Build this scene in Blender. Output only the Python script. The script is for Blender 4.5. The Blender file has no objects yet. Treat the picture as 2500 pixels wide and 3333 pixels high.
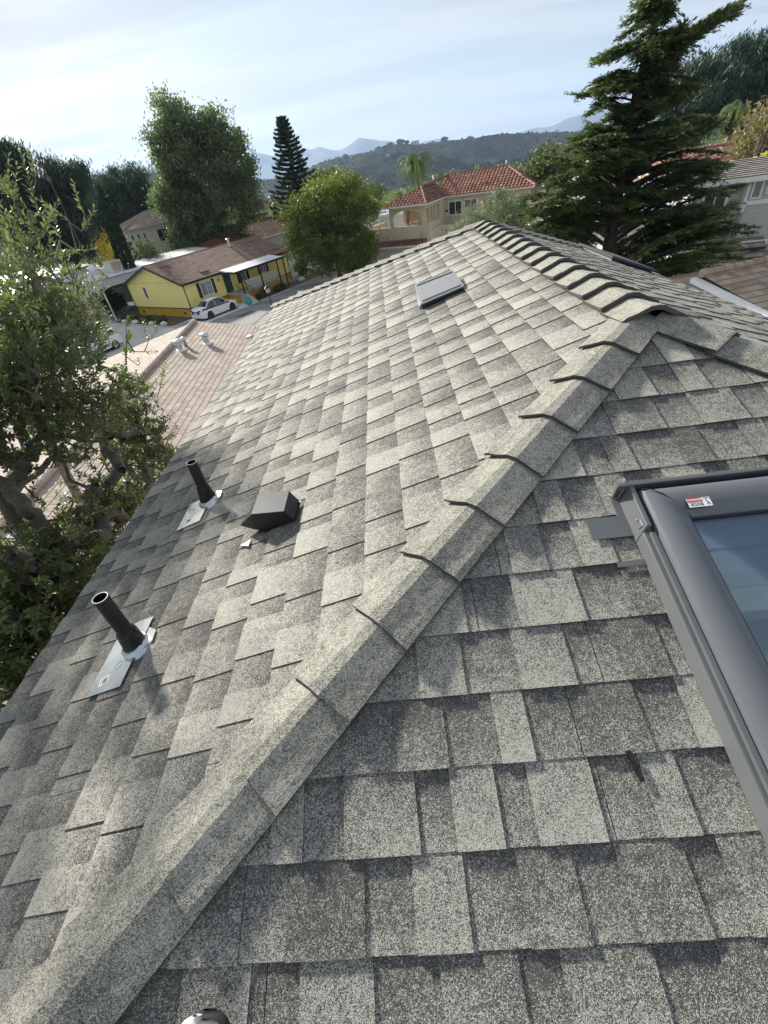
import bpy, math, random
import numpy as np
from mathutils import Vector, noise as mnoise
random.seed(7); rng = np.random.default_rng(11)
R = math.radians
sc = bpy.context.scene
COL = sc.collection
H = 9.5            # eye height above the street (m)
S = 1.5            # metres per unit of the surveyed roof frame
# ---------------------------------------------------------------- camera calibration
F = 1471.0; CX, CY = 1250.0, 1667.0; D = 2500/1659
_n = np.array([310, 1888, F]); UP = -_n/np.linalg.norm(_n)
FW = np.array([-40., -1139., F]); FW = FW-UP*(FW@UP); FW /= np.linalg.norm(FW)
RT = np.cross(UP, FW)
if RT[0] < 0: RT = -RT
M3 = np.stack([RT, FW, UP])      # camera (x right, y down, z forward) -> world
EYE = np.array([0, 0, H])
def ray(x, y):
    v = M3@np.array([x*D-CX, y*D-CY, F]); return v/np.linalg.norm(v)
def gz(x, y, z): r = ray(x, y); return r*((z-H)/r[2])+EYE       # survey: point seen at height z
def gd(x, y, Y): r = ray(x, y); return r*(Y/r[1])+EYE           # survey: point seen at distance Y
def gdir(x, y):
    r = ray(x, y); return math.atan2(r[0], r[1]), math.atan2(r[2], math.hypot(r[0], r[1]))
# ---------------------------------------------------------------- helpers
def tag(o, label=None, cat=None, group=None, kind=None):
    if label: o['label'] = label
    if cat: o['category'] = cat
    if group: o['group'] = group
    if kind: o['kind'] = kind
    return o
def thing(name, label, cat, loc=(0, 0, 0), group=None):
    o = bpy.data.objects.new(name, None); COL.objects.link(o); o.location = tuple(loc)
    o.empty_display_size = .2
    return tag(o, label, cat, group)
def put(o, parent):
    COL.objects.link(o)
    if parent is not None:
        o.parent = parent
        w = Vector((0, 0, 0)); p = parent
        while p is not None: w += p.location; p = p.parent
        o.location = -w
    return o
class MB:
    def __init__(s): s.v = []; s.f = []; s.t = []
    def add(s, vs, fs, tone=0.5):
        b = len(s.v); s.v += [tuple(map(float, p)) for p in vs]
        for f in fs:
            s.f.append(tuple(i+b for i in f)); s.t.append(tone if not isinstance(tone, dict) else .5)
    def poly(s, pts, tones):
        b = len(s.v); s.v += [tuple(map(float, p)) for p in pts]
        s.f.append(tuple(range(b, b+len(pts)))); s.t.append(tones)
    def box(s, c, e, a=(1, 0, 0), b=(0, 1, 0), n=(0, 0, 1), tone=.5):
        c = np.array(c, float); a = np.array(a, float)*e[0]/2; b = np.array(b, float)*e[1]/2; n = np.array(n, float)*e[2]/2
        vs = [c+i*a+j*b+k*n for k in (-1, 1) for j in (-1, 1) for i in (-1, 1)]
        s.add(vs, [(0, 2, 3, 1), (4, 5, 7, 6), (0, 1, 5, 4), (2, 6, 7, 3), (0, 4, 6, 2), (1, 3, 7, 5)], tone)
    def hexa(s, lo, hi, tone=.5):   # lo, hi: 4 corner loops
        n = len(lo); s.add(list(lo)+list(hi), [tuple(range(n))[::-1], tuple(range(n, 2*n))]+[(i, (i+1) % n, n+(i+1) % n, n+i) for i in range(n)], tone)
    def tube(s, pts, rad, n=8, tone=.5, cap=True):
        pts = [np.array(p, float) for p in pts]; rings = []
        if np.isscalar(rad): rad = [rad]*len(pts)
        prev = None
        for i, p in enumerate(pts):
            d = pts[min(i+1, len(pts)-1)]-pts[max(i-1, 0)]; d = d/(np.linalg.norm(d)+1e-9)
            if prev is None:
                a = np.cross(d, (0, 0, 1)) if abs(d[2]) < .9 else np.cross(d, (1, 0, 0))
            else: a = prev-d*(prev@d)
            a = a/(np.linalg.norm(a)+1e-9); prev = a; b = np.cross(d, a)
            rings += [p+rad[i]*(math.cos(t)*a+math.sin(t)*b) for t in [2*math.pi*k/n for k in range(n)]]
        m = len(pts); fs = [(i*n+k, i*n+(k+1) % n, (i+1)*n+(k+1) % n, (i+1)*n+k) for i in range(m-1) for k in range(n)]
        if cap: fs += [tuple(range(n))[::-1], tuple(range((m-1)*n, m*n))]
        s.add(rings, fs, tone)
    def lathe(s, c, prof, n=16, ax=(0, 0, 1), tone=.5, sx=1, sy=1):
        ax = np.array(ax, float); ax /= np.linalg.norm(ax)
        a = np.cross(ax, (0, 1, 0)) if abs(ax[1]) < .9 else np.cross(ax, (1, 0, 0)); a /= np.linalg.norm(a); b = np.cross(ax, a)
        vs = [np.array(c)+ax*z+r*(sx*math.cos(t)*a+sy*math.sin(t)*b) for r, z in prof for t in [2*math.pi*k/n for k in range(n)]]
        m = len(prof); fs = [(i*n+k, i*n+(k+1) % n, (i+1)*n+(k+1) % n, (i+1)*n+k) for i in range(m-1) for k in range(n)]
        fs += [tuple(range(n))[::-1], tuple(range((m-1)*n, m*n))]
        s.add(vs, fs, tone)
    def ball(s, c, r, n=10, m=7, tone=.5, jit=0):
        vs = []; 
        for i in range(m+1):
            ph = math.pi*i/m
            for k in range(n):
                t = 2*math.pi*k/n; j = 1+random.uniform(-jit, jit)
                vs.append((c[0]+r[0]*j*math.sin(ph)*math.cos(t), c[1]+r[1]*j*math.sin(ph)*math.sin(t), c[2]+r[2]*j*math.cos(ph)))
        s.add(vs, [(i*n+k, (i+1)*n+k, (i+1)*n+(k+1) % n, i*n+(k+1) % n) for i in range(m) for k in range(n)], tone)
    def build(s, name, mat, parent=None, smooth=False):
        me = bpy.data.meshes.new(name); me.from_pydata(s.v, [], s.f); me.update()
        at = me.attributes.new('tone', 'FLOAT', 'CORNER')
        vals = []
        for f, t in zip(s.f, s.t): vals += ([t]*len(f) if np.isscalar(t) else list(t))
        at.data.foreach_set('value', np.array(vals, np.float32))
        me.materials.append(mat)
        if smooth: me.shade_smooth()
        return put(bpy.data.objects.new(name, me), parent)
def part(mbf, name, mat, parent, smooth=False):
    m = MB(); mbf(m); return m.build(name, mat, parent, smooth)
def bevel(o, w=.01, seg=2):
    b = o.modifiers.new('b', 'BEVEL'); b.width = w; b.segments = seg; b.limit_method = 'ANGLE'; return o
def copy_tree(o, parent=None, dz=None):
    c = o.copy(); COL.objects.link(c)
    if parent is not None: c.parent = parent
    for ch in list(o.children): copy_tree(ch, c)
    return c
def clip(poly, cl):
    """convex clip of 2-D polygon poly by ccw convex polygon cl"""
    out = poly
    for i in range(len(cl)):
        a = cl[i]; b = cl[(i+1) % len(cl)]; inp = out; out = []
        if not inp: return []
        def side(p): return (b[0]-a[0])*(p[1]-a[1])-(b[1]-a[1])*(p[0]-a[0])
        for j in range(len(inp)):
            p = inp[j]; q = inp[(j+1) % len(inp)]; sp = side(p); sq = side(q)
            if sp >= 0: out.append(p)
            if (sp >= 0) != (sq >= 0):
                t = sp/(sp-sq); out.append((p[0]+t*(q[0]-p[0]), p[1]+t*(q[1]-p[1])))
    return out if len(out) >= 3 else []
# ---------------------------------------------------------------- materials
class NT:
    def __init__(s, name):
        s.m = bpy.data.materials.new(name); s.m.use_nodes = True; s.t = s.m.node_tree; s.n = s.t.nodes
        s.b = s.n['Principled BSDF']; s.out = s.n['Material Output']
    def new(s, ty, **k):
        n = s.n.new(ty)
        for a, v in k.items():
            if a.startswith('i_'):
                key = a[2:]; key = int(key) if key.isdigit() else key.replace('_', ' ')
                n.inputs[key].default_value = v
            else: setattr(n, a, v)
        return n
    def ln(s, a, b): s.t.links.new(a, b)
    def obj(s, scale=(1, 1, 1)):
        tc = s.new('ShaderNodeTexCoord'); mp = s.new('ShaderNodeMapping'); mp.inputs['Scale'].default_value = scale
        s.ln(tc.outputs['Object'], mp.inputs['Vector']); return mp.outputs[0]
    def noise(s, vec, scale, detail=3, rough=.6):
        n = s.new('ShaderNodeTexNoise'); n.inputs['Scale'].default_value = scale; n.inputs['Detail'].default_value = detail
        n.inputs['Roughness'].default_value = rough; s.ln(vec, n.inputs['Vector']); return n.outputs['Fac']
    def mix(s, fac, a, b, bt='MIX'):
        n = s.new('ShaderNodeMix', data_type='RGBA', blend_type=bt)
        for sock, v in ((n.inputs[0], fac), (n.inputs[6], a), (n.inputs[7], b)):
            if hasattr(v, 'is_output'): s.ln(v, sock)
            else: sock.default_value = v if np.isscalar(v) else (*v[:3], 1)
        return n.outputs[2]
    def math(s, op, a, b=0.0, c=None):
        n = s.new('ShaderNodeMath', operation=op)
        for i, v in enumerate((a, b) if c is None else (a, b, c)):
            if hasattr(v, 'is_output'): s.ln(v, n.inputs[i])
            else: n.inputs[i].default_value = v
        return n.outputs[0]
    def mr(s, v, a, b, c=0., d=1.):
        n = s.new('ShaderNodeMapRange'); s.ln(v, n.inputs[0])
        for i, x in zip((1, 2, 3, 4), (a, b, c, d)): n.inputs[i].default_value = x
        return n.outputs[0]
    def attr(s, name): n = s.new('ShaderNodeAttribute', attribute_name=name); return n.outputs['Fac']
    def bump(s, h, strength=.3, dist=.01):
        n = s.new('ShaderNodeBump'); n.inputs['Strength'].default_value = strength; n.inputs['Distance'].default_value = dist
        s.ln(h, n.inputs['Height']); s.ln(n.outputs[0], s.b.inputs['Normal'])
def basic(name, col, rough=.7, metal=0, var=.12, scale=3., bump=0, bscale=60, spec=.5, dirt=None):
    t = NT(name); v = t.obj(); f = t.noise(v, scale, 5)
    f = t.mr(f, .25, .75); c0 = [c*(1-var) for c in col]; c1 = [min(1, c*(1+var)) for c in col]
    c = t.mix(f, c0, c1)
    if dirt:
        g = t.mr(t.noise(v, scale*.35, 6, .7), .5, .75); c = t.mix(t.math('MULTIPLY', g, .6), c, dirt)
    t.ln(c, t.b.inputs['Base Color']); t.b.inputs['Roughness'].default_value = rough; t.b.inputs['Metallic'].default_value = metal
    t.b.inputs['Specular IOR Level'].default_value = spec
    if bump: t.bump(t.noise(v, bscale, 3), bump, .01)
    return t.m
def granule_mat(name, dark=(.034, .034, .035), light=(.49, .475, .41), cell=540., bias=0., mid=(.14, .134, .122)):
    t = NT(name); v = t.obj()
    def vor(scale):
        n = t.new('ShaderNodeTexVoronoi'); n.inputs['Scale'].default_value = scale; t.ln(v, n.inputs['Vector']); return n
    v1 = vor(cell); v2 = vor(cell*.5)
    sep = t.new('ShaderNodeSeparateColor'); t.ln(v1.outputs['Color'], sep.inputs[0])
    sep2 = t.new('ShaderNodeSeparateColor'); t.ln(v2.outputs['Color'], sep2.inputs[0])
    tone = t.math('ADD', t.attr('tone'), bias)
    blot = t.mr(t.noise(v, 4.5, 5, .65), .3, .7, -.13, .13)
    tone = t.math('ADD', tone, blot)
    blot2 = t.mr(t.noise(v, 34, 4, .65), .3, .7, -.16, .16)
    tone = t.math('ADD', tone, blot2)
    rnd = t.math('ADD', t.math('MULTIPLY', sep.outputs[0], .62), t.math('MULTIPLY', sep2.outputs[0], .38))
    rnd = t.mr(rnd, .12, .88)
    fac = t.math('SUBTRACT', tone, rnd); fac = t.mr(fac, -.19, .19)
    lc = t.mix(sep.outputs[1], [c*.62 for c in light], [min(1, c*1.25) for c in light])
    dc = t.mix(sep.outputs[2], dark, mid)
    c = t.mix(fac, dc, lc)
    t.ln(c, t.b.inputs['Base Color']); t.b.inputs['Roughness'].default_value = .85
    t.b.inputs['Specular IOR Level'].default_value = .25
    t.bump(v1.outputs['Distance'], .5, .004)
    return t.m
def tile_mat(name, ca, cb, rough=.8, scale=6.):
    t = NT(name); v = t.obj(); c = t.mix(t.attr('tone'), ca, cb)
    f = t.mr(t.noise(v, scale, 5, .7), .3, .7); c = t.mix(t.math('MULTIPLY', f, .35), c, [x*.62 for x in ca])
    t.ln(c, t.b.inputs['Base Color']); t.b.inputs['Roughness'].default_value = rough
    t.bump(t.noise(v, 30, 3), .3, .01); return t.m
def leaf_mat(name, dark, light, tr=.35, rough=.5, spec=.4):
    t = NT(name); c = t.mix(t.attr('tone'), dark, light)
    t.ln(c, t.b.inputs['Base Color']); t.b.inputs['Roughness'].default_value = rough; t.b.inputs['Specular IOR Level'].default_value = spec
    tl = t.new('ShaderNodeBsdfTranslucent'); c2 = t.mix(.5, c, (light[0]*1.1, light[1]*1.2, light[2]*.5)); t.ln(c2, tl.inputs['Color'])
    ms = t.new('ShaderNodeMixShader'); ms.inputs[0].default_value = tr
    t.ln(t.b.outputs[0], ms.inputs[1]); t.ln(tl.outputs[0], ms.inputs[2]); t.ln(ms.outputs[0], t.out.inputs['Surface']); return t.m
def bark_mat(name, ca, cb):
    t = NT(name); v = t.obj((1, 1, .25)); f = t.noise(v, 25, 6, .7); t.ln(t.mix(t.mr(f, .3, .7), ca, cb), t.b.inputs['Base Color'])
    t.b.inputs['Roughness'].default_value = .9; t.bump(f, .8, .02); return t.m
def glass_mat(name, col=(.02, .03, .04), rough=.05):
    t = NT(name); t.b.inputs['Base Color'].default_value = (*col, 1); t.b.inputs['Roughness'].default_value = rough
    t.b.inputs['Specular IOR Level'].default_value = .9; t.b.inputs['Coat Weight'].default_value = .5; return t.m
def stucco(name, col, dirt): return basic(name, col, .9, 0, .05, 2.5, .3, 120, .2, dirt)

MT = {}
MT['shingle'] = granule_mat('weathered_shingle')
MT['cap'] = granule_mat('ridge_cap_shingle', dark=(.05, .05, .045), light=(.47, .46, .385), mid=(.15, .148, .13))
MT['deck'] = basic('roof_felt', (.05, .05, .05), .9)
MT['blk'] = basic('black_plastic', (.012, .012, .013), .45, 0, .3)
MT['tar'] = basic('tar', (.01, .01, .01), .35, 0, .4, 30, 1., 60)
MT['galv'] = basic('galvanised', (.62, .66, .66), .32, .75, .15, 14)
MT['vent'] = basic('grey_vent_paint', (.20, .21, .23), .45, .0, .06, 8)
MT['ventl'] = basic('light_grey_vent_paint', (.19, .20, .215), .6, 0, .05, 8)
MT['skyf'] = basic('skylight_frame_paint', (.115, .125, .135), .36, .0, .05, 6, 0, 60, .6)
MT['flash'] = basic('flashing_paint', (.14, .148, .15), .42, .2, .06, 8)
MT['white'] = basic('white_paint', (.78, .78, .76), .5, 0, .05, 3)
MT['whiteroof'] = basic('white_coated_metal', (.8, .8, .8), .5, 0, .05, 1.2, 0, 60, .5, (.5, .48, .45))
MT['brown'] = basic('dark_brown_trim', (.035, .022, .018), .6)
MT['yellow'] = stucco('yellow_stucco', (.86, .75, .28), (.78, .67, .25))
MT['ochre'] = basic('ochre_skirting', (.52, .31, .02), .8, 0, .12, 2)
MT['beige'] = stucco('beige_stucco', (.56, .49, .36), (.40, .34, .25))
MT['cream'] = stucco('cream_stucco', (.70, .68, .52), (.56, .54, .42))
MT['offw'] = basic('off_white_wall', (.66, .65, .60), .7, 0, .05, 2)
MT['glass'] = glass_mat('window_glass')
MT['screen'] = basic('window_screen', (.20, .25, .25), .3, 0, .2, 6)
MT['concrete'] = basic('concrete', (.50, .48, .44), .85, 0, .15, .5, .2, 40, .3, (.30, .29, .27))
MT['bark'] = bark_mat('bark', (.05, .04, .03), (.16, .13, .10))
MT['barkd'] = bark_mat('dark_bark', (.02, .016, .013), (.07, .055, .045))
MT['palmtrunk'] = bark_mat('palm_trunk', (.12, .09, .06), (.28, .22, .16))
# ---------------------------------------------------------------- roofs
def shingle_plane(name, O, U, V, N, poly, mat, parent, expo=.2145, s0=0, tabs=True, th=(.009, .002), tab_th=.006, tw=(.10, .24), gw=(.08, .20),
                  holes=(), seed=1, tone_b=(.10, .56), tone_t=(.46, .66), gap=0., tvar=.12):
    O, U, V, N = [np.array(q, float) for q in (O, U, V, N)]; rd = random.Random(seed)
    us = [p[0] for p in poly]; ss = [p[1] for p in poly]; m = MB()
    smin, smax = min(ss), max(ss); umin, umax = min(us), max(us)
    k0 = int(math.floor((smin-s0)/expo)); k1 = int(math.ceil((smax-s0)/expo))
    def slab(u0, u1, sb, st, hb, ht, tb, tt, sk=0):
        ps = clip([(u0, sb), (u1, sb), (u1+sk, st), (u0+sk, st)], poly)
        rects = [ps] if ps else []
        for (a0, a1, b0, b1) in holes:
            nr = []
            for q in rects:
                nr += [r for r in (clip(q, [(umin-1, smin-1), (a0, smin-1), (a0, smax+1), (umin-1, smax+1)]),
                                   clip(q, [(a1, smin-1), (umax+1, smin-1), (umax+1, smax+1), (a1, smax+1)]),
                                   clip(q, [(a0, b1), (a1, b1), (a1, smax+1), (a0, smax+1)]),
                                   clip(q, [(a0, smin-1), (a1, smin-1), (a1, b0), (a0, b0)])) if r]
            rects = nr
        for q in rects:
            top = []; ton = []; bot = []
            for (u, s) in q:
                f = (s-sb)/(st-sb); P = O+U*u+V*s
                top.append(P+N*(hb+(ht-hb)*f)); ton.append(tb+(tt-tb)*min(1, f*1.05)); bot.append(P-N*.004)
            m.poly(top, ton); n = len(q)
            for i in range(n):
                j = (i+1) % n
                if abs(q[i][1]-st) < 1e-6 and abs(q[j][1]-st) < 1e-6: continue
                m.poly([bot[i], bot[j], top[j], top[i]], [-.3]*4)
    for k in range(k0, k1):
        sb = s0+k*expo; st = sb+expo*1.02
        if tabs:
            wob = rd.uniform(-.04, .04)
            u = umin-rd.random()*.4
            while u < umax:
                L = 1.0*S*.66
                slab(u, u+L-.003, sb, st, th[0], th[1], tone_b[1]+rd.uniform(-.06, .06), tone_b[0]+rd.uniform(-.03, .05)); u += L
            u = umin-rd.random()*.4
            while u < umax:
                w = rd.uniform(*tw); dl = rd.uniform(-tvar, tvar); kk = rd.random()
                if kk < .25: dl -= .20
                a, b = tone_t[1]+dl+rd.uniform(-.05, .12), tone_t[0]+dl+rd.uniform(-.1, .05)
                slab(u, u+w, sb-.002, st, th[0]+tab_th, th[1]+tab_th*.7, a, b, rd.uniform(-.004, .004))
                u += w+rd.uniform(*gw)
        else:
            u = umin-rd.random()*tw[1]
            while u < umax:
                w = rd.uniform(*tw); t0 = rd.random()
                slab(u, u+w-gap, sb, st, th[0], th[1], t0, t0); u += w
    return m.build(name, mat, parent)
def cap_run(parent, P0, P1, AL, AR, N, n, w=.15, name='ridge_cap', mat=None, butt=.034, head=.010, thick=.013, seed=3, from_end=False, off=.010, overlap=1.12, peak=.027):
    """caps along crest from P0 (butt side) to P1; AL / AR unit vectors down each slope, N up"""
    P0, P1, AL, AR, N = [np.array(q, float) for q in (P0, P1, AL, AR, N)]; rd = random.Random(seed)
    d = (P1-P0)/n; dn = d/np.linalg.norm(d)
    nl = np.cross(dn, AL); nl *= np.sign(nl@N); nl /= np.linalg.norm(nl)
    nr = np.cross(dn, AR); nr *= np.sign(nr@N); nr /= np.linalg.norm(nr)
    for i in range(n):
        a = P0+d*i; m = MB(); tw = rd.uniform(-.012, .012); tilt = rd.uniform(-.008, .008)
        rows = []
        prof = [-1, -.8, -.5, -.2, -.07, 0, .07, .2, .5, .8, 1]
        lift = [rd.uniform(0, .009) if abs(x) > .7 else 0 for x in prof]
        stations = [(0, butt), (.04, butt+.001), (.5, (butt+head)/2), (overlap, head)]
        tn = .52+rd.uniform(-.05, .05)
        for (t, h) in stations:
            row = []
            for j, x in enumerate(prof):
                A = AL if x < 0 else AR; nn = nl if x < 0 else nr
                rr = max(0, 1-abs(x)/.06); nm = nn*(1-rr)+N*rr
                ww = w*(1+rd.uniform(-.01, .01))
                if abs(x) > .9 and t > .3: ww *= .97
                p = a+dn*(t*np.linalg.norm(d)+tw*(x)*(1 if t < .1 else .5)+tilt)+A*abs(x)*ww+nm/np.linalg.norm(nm)*(h+off+peak*(1-abs(x))+(lift[j] if t < .1 else lift[j]*.4)-.006*rr)
                row.append((p, nm/np.linalg.norm(nm)))
            rows.append(row)
        K = len(prof)
        for r0, r1 in zip(rows[:-1], rows[1:]):
            for j in range(K-1):
                m.poly([r0[j][0], r0[j+1][0], r1[j+1][0], r1[j][0]], [tn]*4)
        def lo(q, tk=thick): return q[0]-q[1]*tk
        r0 = rows[0]
        for j in range(K-1): m.poly([lo(r0[j]), lo(r0[j+1]), r0[j+1][0], r0[j][0]], [-.25]*4)
        for (ja) in (0, K-1):
            for q0, q1 in zip(rows[:-1], rows[1:]):
                m.poly([lo(q0[ja]), lo(q1[ja]), q1[ja][0], q0[ja][0]], [-.2]*4)
        for q0, q1 in zip(rows[:-1], rows[1:]):
            for j in range(K-1):
                m.poly([lo(q0[j]), lo(q0[j+1]), lo(q1[j+1]), lo(q1[j])], [-.3]*4)
        o = m.build(name, mat or MT['cap'], parent)
        pass
def W(x, y, z): return np.array([x*S, y*S, z*S+H])      # surveyed roof frame -> world
XA, YA, ZA = .95, 1.798, -.574                          # near end of the ridge
YF = 4.85; ZE = -1.42                                   # far end of the ridge, eave height
XL = -1.588; XR = 3.065; YN = -.74; YB = 6.87
sR = 1/3; sL = 1/3; sT = .40; sF = .4185
def unit(v): v = np.array(v, float); return v/np.linalg.norm(v)
house = thing('shingled_house', 'house under the grey asphalt shingle hip roof on which the camera stands', 'house', W(.7, 3, -H/S))
nR, nL, nT, nF = unit((0, -sR, 1)), unit((-sL, 0, 1)), unit((sT, 0, 1)), unit((0, sF, 1))
def plane_part(name, O, U, V, N, pts, **k):
    q = [((np.array(p)-O)@U, (np.array(p)-O)@V) for p in pts]
    ar = sum(q[i][0]*q[(i+1) % len(q)][1]-q[(i+1) % len(q)][0]*q[i][1] for i in range(len(q)))
    if ar < 0: q = q[::-1]
    mk = MB(); 
    if not k.get('holes'):
        mk.poly([O+U*a+V*b-N*.006 for a, b in q], [.1]*len(q))
    else:
        h = k['holes'][0]; u0 = min(a for a, b in q)-1; u1 = max(a for a, b in q)+1; s0 = min(b for a, b in q)-1; s1 = max(b for a, b in q)+1
        for reg in ([(u0, s0), (h[0], s0), (h[0], s1), (u0, s1)], [(h[1], s0), (u1, s0), (u1, s1), (h[1], s1)], [(h[0], h[3]), (h[1], h[3]), (h[1], s1), (h[0], s1)]):
            r = clip(q, reg)
            if r: mk.poly([O+U*a+V*b-N*.006 for a, b in r], [.1]*len(r))
    base = mk.build(name, MT['deck'], house)
    return base, q
A_ = W(XA, YA, ZA); B_ = W(XA, YF, ZA); CNL = W(XL, YN, ZE); CNR = W(XR, YN, ZE); CFL = W(XL, YB, ZE); CFR = W(XR, YB, ZE)
# near face, left face, right face, far face
SKY = (.585*S, 1.62*S, -1.2*S, 1.085*S)       # skylight rectangle (u0,u1,s0,s1) on the near face
VR = unit((0, 1, sR)); OR = W(0, 0, -1.1733)
b, q = plane_part('near_slope', OR, np.array([1., 0, 0]), VR, nR, [CNL, CNR, A_], holes=[SKY])
shingle_plane('shingles', OR, (1, 0, 0), VR, nR, q, MT['shingle'], b, s0=.163*S, seed=5, holes=[SKY], expo=.1425*S, tone_b=(.10, .52), tone_t=(.42, .62))  # same shingles as left slope; lower tones paint in this face's weaker light
VL = unit((1, 0, sL)); OL = W(0, 0, -.8907)
b, q = plane_part('left_slope', OL, np.array([0., -1, 0]), VL, nL, [CNL, CFL, B_, A_])
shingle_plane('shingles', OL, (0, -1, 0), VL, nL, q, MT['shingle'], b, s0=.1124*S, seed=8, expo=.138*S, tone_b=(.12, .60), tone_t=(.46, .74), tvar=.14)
VT = unit((-1, 0, sT)); OT = W(XA, 0, ZA)
b, q = plane_part('right_slope', OT, np.array([0., 1, 0]), VT, nT, [CNR, CFR, B_, A_])
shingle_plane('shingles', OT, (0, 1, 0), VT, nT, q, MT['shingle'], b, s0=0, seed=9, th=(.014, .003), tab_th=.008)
VF = unit((0, -1, sF)); OF = W(0, YF, ZA)
b, q = plane_part('far_slope', OF, np.array([-1., 0, 0]), VF, nF, [CFR, CFL, B_])
shingle_plane('shingles', OF, (-1, 0, 0), VF, nF, q, MT['shingle'], b, s0=0, seed=10)
# caps: near left hip, near right hip, far hips, ridge
def down(hd, n, toward):
    a = np.cross(hd, n); a /= np.linalg.norm(a); return a*np.sign(a@np.array(toward, float))
hd = unit(A_-CNL); cap_run(house, CNL, A_-hd*.10, down(hd, nL, (-1, 1, 0)), down(hd, nR, (1, -1, 0)), unit(nL+nR), 17, seed=4)
hd = unit(A_-CNR); cap_run(house, CNR, A_-hd*.14, down(hd, nR, (-1, -1, 0)), down(hd, nT, (1, 1, 0)), unit(nT+nR), 15, seed=5)
hd = unit(B_-CFL); cap_run(house, CFL, B_, down(hd, nL, (-1, -1, 0)), down(hd, nF, (1, 1, 0)), unit(nL+nF), 18, seed=6, butt=.03, thick=.02)
hd = unit(B_-CFR); cap_run(house, CFR, B_, down(hd, nF, (-1, 1, 0)), down(hd, nT, (1, -1, 0)), unit(nT+nF), 18, seed=7, butt=.034, thick=.022)
hd = unit(B_-A_); cap_run(house, A_-hd*.16, B_+hd*.05, down(hd, nL, (-1, 0, 0)), down(hd, nT, (1, 0, 0)), unit(nL+nT), 16, w=.165, seed=8, butt=.046, thick=.024, head=.012, off=.012, peak=.018)
# fascia, drip edge, walls
def ring(m, z0, z1, i0, i1):
    for a, b2 in ((CNL, CFL), (CFL, CFR), (CFR, CNR), (CNR, CNL)):
        d = unit(b2-a); o = np.array([-d[1], d[0], 0]); c = (a+b2)/2
        m.box(c+o*(i0+i1)/2+np.array([0, 0, (z0+z1)/2]), (np.linalg.norm(b2-a)+2*max(i0, i1), abs(i1-i0), z1-z0), d, o)
part(lambda m: ring(m, -.20, -.012, -.03, -.005), 'fascia', MT['white'], house)
part(lambda m: ring(m, -.05, -.006, -.004, .012), 'drip_edge', MT['white'], house)
def walls(m):
    c = (CNL+CFR)/2; m.box((c[0], c[1], CNL[2]/2-.12), (XR*S-XL*S-.8, YB*S-YN*S-.8, CNL[2]-.2))
part(walls, 'wall', MT['offw'], house)
part(lambda m: m.box(((CNL+CFR)/2)+np.array([0, 0, -.17]), ((XR-XL)*S-.06, (YB-YN)*S-.06, .02)), 'soffit', MT['white'], house)

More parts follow.
